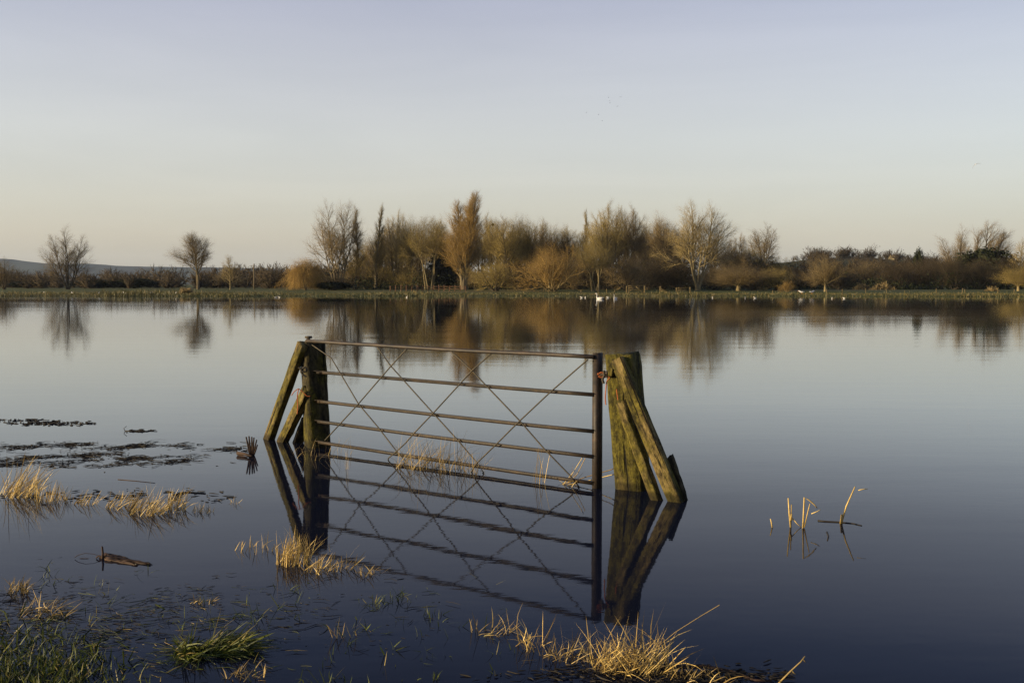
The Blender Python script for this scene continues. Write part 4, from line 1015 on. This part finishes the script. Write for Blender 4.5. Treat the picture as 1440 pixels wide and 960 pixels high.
def flyer(loc, span, yaw, dip, body_mat, wing_mat, label, group=None, cat='bird', name='flying_bird'):
    o = thing(name, label, cat, loc, yaw, group)
    s_ = span / 1.3
    mb = MB(); loft(mb, [(-.30 * s_, 0, .03 * s_, .008 * s_), (-.15 * s_, 0, .05 * s_, .035 * s_), (0, 0, .07 * s_, .06 * s_), (.14 * s_, .01 * s_, .05 * s_, .05 * s_), (.24 * s_, .02 * s_, .035 * s_, .035 * s_), (.31 * s_, .01 * s_, .008 * s_, .008 * s_)], 7); link('body', mb.mesh('body', body_mat, True), o)
    for sg in (-1, 1):
        P = []
        for (y_, zf, xf, ch) in ((.05, 0, .02, .11), (.24, .06, .04, .10), (.42, .02, .0, .075), (.56, -.06, -.05, .045), (.66, -.14, -.11, .01)):
            z_ = (zf + dip * y_) * s_; x0, x1 = (xf + ch) * s_, (xf - ch) * s_
            P += [(x0, sg * y_ * s_, z_), (x1, sg * y_ * s_, z_ - .01 * s_), (.5 * (x0 + x1), sg * y_ * s_, z_ + .018 * s_)]
        f = []
        for i in range(4):
            for a_, b_ in ((0, 1), (1, 2), (2, 0)): f.append([3 * i + a_, 3 * i + b_, 3 * i + 3 + b_, 3 * i + 3 + a_])
        mb = MB(); mb.add(P, f); link('wing', mb.mesh('wing', wing_mat, True), o)
    return o
fg = flyer(at(1372, 231, 150), 1.35, -1.9, -.35, M_WHITE, M_GREYW, 'gull in flight with wings bowed down, alone over the right bank', cat='gull', name='flying_gull'); fg.rotation_euler = (.55, .35, -1.9)
for px, py in [(855.8, 137.2), (872.6, 136.6), (857.3, 142), (857.8, 145), (868.3, 149.8), (824.7, 158.3), (841.8, 161.2), (847, 170)]:
    flyer(at(px, py, 420 + (px * 13) % 60), 1.25, (px * 3.1) % 6.28, .2, M_DARKBIRD, M_DARKBIRD, 'tiny dark bird in the loose flock high over the trees', 'distant flock of birds')

# ------------------------------------------------------------------ grass, reeds and flotsam in the flooded foreground
rV = np.random.default_rng(404)
def stems(mb, base, h, lean, spread, wdt, bend=0.25, tubular=False, seg=4, under=.05):
    """base (n,3) on the water, h (n,), lean (2,) mean horizontal lean per unit height"""
    n = len(base)
    d = np.column_stack([np.tile(lean, (n, 1)) + rV.normal(0, spread, (n, 2)), np.ones(n)])
    d = nrm(d); P = np.zeros((n, seg + 1, 3)); P[:, 0] = base - d * under
    dd = d.copy(); dr = rV.normal(0, 1, (n, 3)) * np.array([1, 1, .2])
    dr[:, :2] += np.array(lean) * 1.5; dr[:, 2] -= .5
    stp = (h + under) / seg
    bd = bend * rV.random(n) ** 1.5
    for i in range(seg):
        P[:, i + 1] = P[:, i] + dd * stp[:, None]; dd = nrm(dd + dr * bd[:, None])
    if tubular:
        tubes(mb, P, wdt * np.linspace(1, .4, seg + 1)[None] * np.ones((n, 1)), 3)
    else:
        az = rV.random(n) * 3.14
        sd_ = nrm(np.cross(d, np.stack([np.cos(az), np.sin(az), 0 * az], 1)))
        ribbons(mb, P, wdt * np.linspace(1, .55, seg + 1)[None] * rV.uniform(.6, 1.3, (n, 1)), sd_)
def px_disc(px, py, sx, sy, n):
    r = np.sqrt(rV.random(n)); t = rV.random(n) * 6.28
    return np.array([water_pt(px + sx * a * math.cos(b), py + sy * a * math.sin(b)) for a, b in zip(r, t)])
def tussock(name, label, px, py, sx, sy, n, h0, h1, lean, mat, spread=.22, wdt=.0026, bend=.25, cat='grass', extra=None, group=None):
    if name == 'straw_tussock': n = int(n * 1.15); sx *= 1.12; h1 *= 1.12; spread *= 1.25
    c = water_pt(px, py); b = px_disc(px, py, sx, sy, n); k = c.y / FPX
    h = rV.uniform(h0, h1, n) * k * (1 - .35 * rV.random(n))
    mb = MB(); stems(mb, b, h, lean, spread, wdt, bend)
    if extra:
        for pl, r in extra:
            q = np.array([at(x_, y_, water_pt(px, py).y + dy) for x_, y_, dy in pl]); tubes(mb, q, np.full(len(q), r), 4)
    mb.v = [v - np.array(c) for v in mb.v]
    o = link(name, mb.mesh(name, mat), None, c); return tag(o, label, cat, group)
SL = (.45, -.05)
tussock('straw_tussock', 'tallest straw tuft leaning right at the rim of the flotsam', 27, 695, 26, 7, 130, 30, 66, (.55, -.05), M_STRAW, .25)
tussock('straw_tussock', 'short upright straw tuft beside the tall leaning one', 72, 703, 24, 5, 90, 14, 32, (.15, 0), M_STRAW, .18)
tussock('straw_tussock', 'thin sparse straw tuft between the two fuller ones', 120, 708, 16, 4, 36, 10, 30, (.5, 0), M_STRAW, .25)
tussock('straw_tussock', 'slanting straw tuft with dark wet foot', 168, 713, 20, 5, 60, 14, 36, (.55, 0), M_STRAW, .22)
tussock('straw_tussock', 'full bright straw tuft with one long slanting stalk', 205, 720, 24, 7, 110, 16, 46, (.55, 0), M_STRAW, .25)
tussock('straw_tussock', 'narrow upright straw tuft at the tail of the row', 247, 716, 13, 6, 60, 14, 40, (.2, 0), M_STRAW, .2)
tussock('straw_tussock', 'low dark stubble tuft ending the row of straw', 285, 719, 14, 3, 30, 5, 18, (.1, 0), M_STRAWB, .3)
tussock('straw_tussock', 'tiny twig tuft alone past the stubble', 330, 708, 5, 3, 9, 5, 20, (.1, 0), M_STRAWB, .3)
tussock('straw_tussock', 'dense upright straw tuft before the dark post reflection', 412, 790, 24, 8, 150, 20, 52, (.2, 0), M_STRAW, .16)
tussock('straw_tussock', 'loose straw tuft trailing right from the dense upright one', 462, 801, 34, 8, 90, 12, 38, (.35, 0), M_STRAW, .35, bend=.5)
tussock('straw_tussock', 'small brown ragged tuft at the end of the trailing straw', 518, 806, 16, 5, 34, 8, 26, (.1, 0), M_STRAWB, .5, bend=.7)
tussock('straw_tussock', 'thin scattered straw stalks standing apart left of the dense tuft', 356, 772, 32, 8, 26, 8, 26, (.12, 0), M_STRAW, .14)
tussock('straw_tussock', 'big golden straw tussock with one very long stalk', 888, 938, 50, 15, 260, 34, 84, (.12, 0), M_STRAW, .55, .0024, .45, extra=[([(905, 925, 0), (950, 888, -.05), (985, 866, -.1), (1012, 850, -.15)], .0013)])
tussock('straw_tussock', 'mixed green and straw tuft beside the big golden tussock', 800, 922, 38, 12, 90, 16, 56, (.1, 0), M_STRAWB, .5, bend=.6)
tussock('straw_tussock', 'few crossed straw blades standing between the green tufts', 745, 908, 20, 10, 26, 24, 58, (.1, 0), M_STRAW, .4, bend=.6)
tussock('straw_tussock', 'bent straw and green blades at the foot of the gate reflection', 690, 888, 26, 8, 44, 14, 40, (.3, 0), M_STRAWB, .5, bend=.8)
tussock('straw_tussock', 'low dry tuft at the right foot of the golden tussock', 950, 952, 40, 8, 80, 14, 44, (.1, 0), M_STRAWB, .6, bend=.7)
tussock('straw_tussock', 'few bent straws standing on the muddy spit', 1010, 956, 24, 6, 22, 16, 44, (.3, 0), M_STRAW, .5, bend=.9)
G1 = 'dry weeds along the foot of the gate'
tussock('dry_weeds', 'tangled dry weeds under the bent rod of the gate', 588, 656, 36, 6, 120, 20, 78, (.25, 0), M_STRAWB, .45, .0024, .55)
tussock('dry_weeds', 'upright dry weeds under the middle of the gate', 630, 660, 26, 6, 70, 18, 78, (.08, 0), M_STRAWB, .22, .0023, .4)
tussock('dry_weeds', 'small brown weeds where two rods meet the bottom rail', 668, 664, 16, 5, 34, 10, 46, (.1, 0), M_STRAWB, .35, .0021, .5)
tussock('dry_weeds', 'three tall thin stalks standing through the lower rails', 757, 678, 12, 3, 9, 40, 70, (.02, 0), M_STRAW, .06, .0026, .1)
tussock('dry_weeds', 'fallen pale straws lying from gate end to post brace', 800, 681, 12, 4, 14, 10, 44, (.4, 0), M_STRAW, .5, .0024, .5,
        extra=[([(790, 682, 0), (822, 671, -.02), (860, 660, -.1), (886, 645, -.18)], .004), ([(791, 683, 0), (830, 675, -.02), (866, 666, -.12), (894, 659, -.3)], .0045), ([(792, 681, 0), (806, 664, 0), (821, 640, 0)], .003), ([(797, 680, 0), (812, 666, 0), (823, 644, 0)], .003)])
tussock('dry_weeds', 'thin dead nettle stems round the dark hinge post', 452, 640, 46, 8, 40, 10, 46, (.05, 0), M_STRAWB, .3, .0018, .6)
tussock('dry_weeds', 'single dead stalk in the water before the first rods', 489, 660, 4, 3, 5, 30, 56, (.1, 0), M_STRAWB, .2, .002, .3)
# green tufts
tussock('grass_tuft', 'combed-over wet green tuft like a mop', 312, 912, 34, 12, 420, 36, 74, (1.1, -.25), M_GREEN, .45, .0036, 1.7)
tussock('grass_tuft', 'bright green tuft bent over in front of the mop-like one', 266, 918, 24, 12, 200, 30, 64, (.35, -.7), M_GREEN, .45, .0042, 1.5)
tussock('grass_tuft', 'bleached hooked tuft at the water line of the near bank', 25, 832, 16, 7, 90, 12, 34, (.3, 0), M_STRAWB, .4, .0028, .9)
tussock('grass_tuft', 'small flat yellowish tuft floating near the mop-like tuft', 290, 848, 26, 4, 50, 6, 16, (.5, 0), M_STRAWB, .8, .0028, 1.0)
tussock('grass_tuft', 'green blades with one bent straw arch in open water', 345, 866, 26, 8, 26, 16, 42, (.1, 0), M_GREEN, .5, .0028, 1.2)
tussock('grass_tuft', 'crossed tall grass blades standing alone in open water', 482, 893, 20, 5, 14, 28, 52, (.1, 0), M_STRAWB, .35, .0030, .7)
tussock('grass_tuft', 'low green sprigs strung along the drowned bank', 530, 848, 28, 8, 44, 8, 24, (.1, 0), M_GREEN, .5, .0026, .7)
tussock('grass_tuft', 'green sprigs with one orange dead blade', 566, 842, 22, 6, 26, 8, 34, (.05, 0), M_GREEN, .45, .0026, .6)
tussock('grass_tuft', 'small sprigs near the foot of the longest gate reflection', 612, 868, 20, 8, 14, 8, 26, (.05, 0), M_GREEN, .3, .0026, .5)
tussock('grass_tuft', 'short green shoots at the very front of the water', 605, 955, 20, 5, 18, 8, 24, (.02, 0), M_GREEN, .2, .0024, .4)
tussock('grass_tuft', 'pale arching tuft at the front edge beside green blades', 345, 950, 30, 8, 50, 14, 36, (.3, 0), M_STRAWB, .6, .0028, 1.0)
tussock('grass_tuft', 'long green blades slanting up from the front edge', 455, 962, 40, 8, 16, 24, 52, (.2, 0), M_GREEN, .5, .0030, .6)
tussock('grass_tuft', 'straw-tipped tuft above the dense near grass', 60, 862, 40, 10, 90, 14, 44, (.35, 0), M_STRAWB, .6, .0028, .9)
# thin scatter of sprigs linking the tufts
pl = []
while len(pl) < 230:
    x_, y_ = rV.uniform(60, 720), rV.uniform(780, 965)
    if rV.random() < math.exp(-((y_ - (842 + .07 * x_ - 20 * math.sin(x_ * .02))) / 42) ** 2) * (.2 + .8 * max(0, math.sin(x_ * .05 + y_ * .03))):
        for _ in range(rV.integers(1, 5)): pl.append((x_ + rV.normal(0, 4), y_ + rV.normal(0, 2)))
b = np.array([water_pt(*q) for q in pl]); mb = MB(); stems(mb, b, rV.uniform(6, 26, len(b)) * b[:, 1] / FPX, (.1, 0), .5, .0026, .9)
tag(link('sparse_grass', mb.mesh('sparse_grass', M_GREEN)), 'thin scatter of green sprigs poking through the shallow water', kind='stuff')
# dense wet grass of the near bank
pxs, pys, hs = [], [], []
while len(pxs) < 7500:
    x_, y_ = rV.uniform(-120, 680), rV.uniform(820, 1010)
    cl = .5 + .5 * math.sin(x_ * .052 + 2 * math.sin(y_ * .05)) * math.sin(y_ * .09 + x_ * .017)
    dens = max(0, 1.4 - max(0, x_) / 165 - max(0, 930 - y_) / 60)
    dens = min(1, dens) * (.35 + .65 * cl) + .018 * (x_ < 560) * (y_ > 840) * cl
    dens += .5 * (x_ < 130) * (y_ > 925)
    if rV.random() < dens: pxs.append(x_); pys.append(y_); hs.append(rV.uniform(10, 36))
b = np.array([water_pt(a_, c_) for a_, c_ in zip(pxs, pys)]); b[:, 2] = np.maximum(ground_z(b[:, 0], b[:, 1]), -.02)
mb = MB(); stems(mb, b, np.array(hs) * b[:, 1] / FPX, (.15, -.08), .6, .0042, 1.35)
tag(link('grass', mb.mesh('grass', M_GREEN)), 'dense wet green grass growing through the water of the near bank', kind='stuff')

# flotsam: chips and stalks drifting on the surface
def flotsam(name, label, spots, lo, hi, mat, rr=(.003, .008)):
    n = len(spots); P = np.array([water_pt(*q) for q in spots]); k = P[:, 1] / FPX
    L = rV.uniform(lo, hi, n) * rV.random(n) ** 1.2 * k + .01; az = rV.normal(0, .35, n) + (rV.random(n) < .15) * rV.uniform(0, 3, n)
    d = np.stack([np.cos(az), np.sin(az) * 1.4, rV.normal(0, .04, n)], 1)
    m = P + np.stack([0 * az, 0 * az, rV.uniform(.0, .012, n)], 1)
    bnd = np.stack([rV.normal(0, .2, n), rV.normal(0, .4, n), rV.normal(0.02, .05, n)], 1) * L[:, None] * .4
    pts = np.stack([m - d * L[:, None] / 2, m + bnd, m + d * L[:, None] / 2], 1)
    pts[:, :, 2] = np.maximum(pts[:, :, 2], -.002)
    r = rV.uniform(rr[0], rr[1], n)[:, None] * np.array([[.6, 1, .35]])
    mb = MB(); tubes(mb, pts, r, 4)
    return tag(link(name, mb.mesh(name, mat)), label, kind='stuff')
sp = []
while len(sp) < 1300:
    x_, y_ = rV.uniform(-20, 350), rV.uniform(618, 680)
    ridge = math.exp(-((y_ - (627 + 2 * math.sin(x_ * .05))) / 3.5) ** 2) + math.exp(-((y_ - (643 + 3 * math.sin(x_ * .03 + 1))) / 5) ** 2) + .5 * math.exp(-((y_ - (654 - x_ * .01)) / 4) ** 2)
    fade = min(1, max(.05, (310 - x_) / 120)) * max(.08, math.sin(x_ * .06 + y_ * .55) * math.sin(x_ * .021 - y_ * .23 + 1) + .45)
    if rV.random() < ridge * fade * .8: sp.append((x_, y_))
flotsam('flotsam', 'dark reed litter drifting in a wide raft on the water', sp, 2, 30, M_DEBRIS, (.0015, .0042))
sp = [(rV.normal(75, 30), rV.normal(594, 1.3) + .035 * (rV.random() * 60)) for _ in range(150)] + [(rV.normal(198, 9), rV.normal(606, .7)) for _ in range(30)] + [(rV.uniform(-10, 60), rV.normal(591, .8)) for _ in range(50)]
flotsam('flotsam', 'thin line of dark weed floating beyond the reed raft', sp, 3, 12, M_DEBRIS, (.004, .010))
sp = [(rV.uniform(300, 350), rV.normal(632, 2)) for _ in range(40)] + [(rV.uniform(-10, 330), rV.normal(698, 5)) for _ in range(110)]
flotsam('flotsam', 'scattered dark stalks round the straw tufts', sp, 3, 26, M_DEBRIS, (.003, .006))
sp = []
while len(sp) < 700:
    x_, y_ = rV.uniform(-20, 640), rV.uniform(800, 970)
    dn = math.exp(-((y_ - 885 + .05 * x_) / 45) ** 2) * (.3 + .7 * max(0, math.sin(x_ * .03 + y_ * .06))) * min(1, max(.12, (520 - x_) / 300))
    if rV.random() < dn: sp.append((x_, y_))
flotsam('flotsam', 'dead wet blades floating between the near grass tufts', sp, 4, 30, M_DEBRIS, (.0010, .0024))
sp = [(rV.normal(900, 90), rV.normal(950, 7)) for _ in range(260)] + [(rV.uniform(960, 1110), rV.normal(950, 4)) for _ in range(120)]
flotsam('flotsam', 'matted dead stalks round the golden tussock', sp, 5, 34, M_DEBRIS, (.002, .005))

sp = []
while len(sp) < 420:
    x_, y_ = rV.uniform(-20, 620), rV.uniform(812, 972)
    dn = math.exp(-((y_ - 905 + .08 * x_) / 48) ** 2) * (.15 + .85 * max(0, math.sin(x_ * .041 + 2) * math.sin(y_ * .07 + x_ * .01))) * min(1, max(.10, (460 - x_) / 260))
    if rV.random() < dn: sp.append((x_, y_))
flotsam('flotsam', 'limp olive grass blades lying on the water of the near bank', sp, 10, 50, M_GREEN, (.0008, .0019))
flotsam('flotsam', 'bleached straws lying on the water round the near tufts', sp[::4] + [(rV.normal(880, 70), rV.normal(938, 8)) for _ in range(50)], 8, 40, M_STRAWB, (.0007, .0016))

def stick(name, label, lines, mat, cat, radii, k=5):
    c = water_pt(*lines[0][0][:2]) if len(lines[0][0]) == 2 else water_pt(lines[0][0][0], lines[0][0][1])
    mb = MB()
    for ln, r in zip(lines, radii):
        q = np.array([at(x_, y_, c.y + (rest[0] if rest else 0)) for x_, y_, *rest in ln]) - np.array(c)
        q[:, 2] = np.maximum(q[:, 2], -.03)
        tubes(mb, q, np.linspace(r, r * .6, len(q)), k, cap=True)
    return tag(link(name, mb.mesh(name, mat, False), None, c), label, cat)
def lie(*pts):                               # lying on the water: each point at its own distance
    c = water_pt(*pts[0]); return [(x_, y_, water_pt(x_, y_).y - c.y) for x_, y_ in pts]
stick('broken_reed', 'stout broken reed stalk with a sheath and slanting leaf, left of its pair', [[(1112, 741), (1110, 722), (1108.5, 700)], [(1112, 740), (1112.5, 726), (1113, 709)], [(1112, 731), (1113, 722)], [(1114, 728), (1121, 736), (1128, 742)]], M_STRAW, 'reed', (.0075, .0065, .013, .0045))
stick('broken_reed', 'upright reed stalk with its top folded over and side leaves', [[(1129, 742), (1130, 722), (1131, 699), (1138, 703), (1145, 709), (1149, 714)], [(1131, 741), (1135, 724), (1139, 708)], [(1141, 722), (1149, 719), (1154, 716)]], M_STRAW, 'reed', (.007, .006, .0045))
stick('broken_reed', 'lone slanting reed stalk with a loose leaf at its tip', [[(1183, 736), (1190, 712), (1202.5, 684)], [(1183, 737), (1184, 723)], [(1207, 689), (1214, 687.5), (1220, 687)]], M_STRAW, 'reed', (.008, .013, .0045))
stick('floating_leaf', 'dark flat reed leaf floating beside the lone slanting reed', [lie((1150, 732), (1160, 733), (1180, 734), (1200, 736), (1212, 739))], M_DEBRIS, 'leaf', (.010,))
stick('floating_leaf', 'small dark scrap of leaf floating below the reeds', [lie((1163, 748), (1165, 754), (1163.5, 760))], M_DEBRIS, 'leaf', (.008,))
stick('lone_stalk', 'single short dry blade far left of the reeds', [[(1086, 741), (1085, 735), (1083.5, 729)]], M_STRAW, 'blade', (.006,))
dp0 = water_pt(146, 783, .01); dp = thing('driftwood_plank', 'reddish rotten driftwood plank with a snapped branch end', 'driftwood', dp0)
for nm, a_, b_, w_, t_, ch in (('plank', (144, 782), (209, 793), .055, .026, .02), ('splinter', (150, 786), (192, 794), .030, .018, .015), ('splinter', (147, 780), (178, 785), .022, .022, .012)):
    mb, Mx = box_beam(water_pt(*a_, .004), water_pt(*b_, .002), w_, t_, (0, 0, 1), rV, .005, 9, .35, ch)
    o = link(nm, mb.mesh(nm, M_DRIFT), dp); o.matrix_local = Matrix.Translation(-Vector(dp0)) @ Mx
for pl, r in (([(144, 785), (144.5, 777), (143.5, 768)], .009), ([(145, 784), (139, 781), (135, 784)], .007), ([(105, 783.5), (110, 780), (120, 777.5), (132, 778.5), (144, 783)], .0022), ([(112, 785), (120, 784), (131, 786.5), (143, 784)], .002), ([(141, 786), (147, 782), (150, 779)], .006), ([(140, 783), (146, 785), (151, 783)], .007)):
    q = np.array([at(x_, y_, dp0.y) for x_, y_ in pl]) - np.array(dp0); mb = MB(); tubes(mb, q, np.linspace(r, r * .7, len(q)), 5); link('root', mb.mesh('root', M_DRIFT), dp)
stick('floating_stick', 'short floating stick with a forked tip beyond the reed raft', [lie((176, 606), (190, 605.5), (205, 606), (221, 606.5)), [(176, 606), (174, 602), (178, 599)]], M_DEBRIS, 'stick', (.010, .005))
stick('floating_stick', 'long thin straight stick afloat in front of the reed raft', [lie((166, 674), (190, 676), (218, 679))], M_DRIFT, 'stick', (.006,))
stick('floating_stick', 'slim dark stick floating past the row of straw tufts', [lie((250, 694), (265, 692), (289, 694))], M_DEBRIS, 'stick', (.014,))
stick('twisted_root', 'crooked root arching out of the water before the reed raft', [[(148, 664), (145, 670), (139, 675), (127, 678)], [(139, 675), (140, 682), (146, 687), (149, 693), (143, 695)], lie((104, 702), (130, 700), (165, 700), (205, 701), (235, 697))], M_DRIFT, 'root', (.014, .012, .012))
stick('broken_stump', 'cluster of broken reed stumps fanning out of the water left of the gate', [[(352, 640), (349, 628), (346, 614)], [(353, 640), (351, 626), (350, 613)], [(354, 641), (354, 626), (354, 614)], [(355, 640), (356, 628), (357, 615)], [(355, 641), (358, 630), (361, 618)], [(356, 641), (359, 634), (362, 625)], lie((334, 637), (344, 638), (354, 641)), lie((336, 641), (346, 643), (356, 643))], M_DRIFT, 'stump', (.014, .014, .013, .013, .012, .012, .022, .018))
stick('dead_branch', 'bent dead stalk leaning out of the water at the front edge', [[(1095, 960), (1112, 943), (1126, 930), (1132, 922)], [(1113, 942), (1119, 948)], [(1129, 926), (1133, 931)]], M_STRAWB, 'stalk', (.0045, .003, .0025))
stick('dead_branch', 'dark wet branch lying on the muddy spit', [lie((930, 938), (990, 936), (1030, 944), (1060, 956), (1085, 957))], M_DRIFT, 'branch', (.012,))

# ------------------------------------------------------------------ haze over the plain
mh, nh, oh = new_mat('morning_haze'); mh.cycles.volume_sampling = 'DISTANCE'; mh.cycles.homogeneous_volume = True
vol = N(nh, 'ShaderNodeVolumePrincipled'); vol.inputs['Color'].default_value = (0.66, 0.80, 1.0, 1); vol.inputs['Density'].default_value = 0.000036; vol.inputs['Anisotropy'].default_value = 0.0
nh.links.new(vol.outputs[0], oh.inputs['Volume'])
hv = [(x, y, z) for x in (-9500, 9500) for y in (-200, 9000) for z in (-3, 260)]
tag(link('haze', mesh_np('haze', hv, [np.array([[0, 1, 3, 2], [4, 6, 7, 5], [0, 4, 5, 1], [2, 3, 7, 6], [0, 2, 6, 4], [1, 5, 7, 3]])], mh)), 'thin morning haze over the flood plain', kind='stuff')
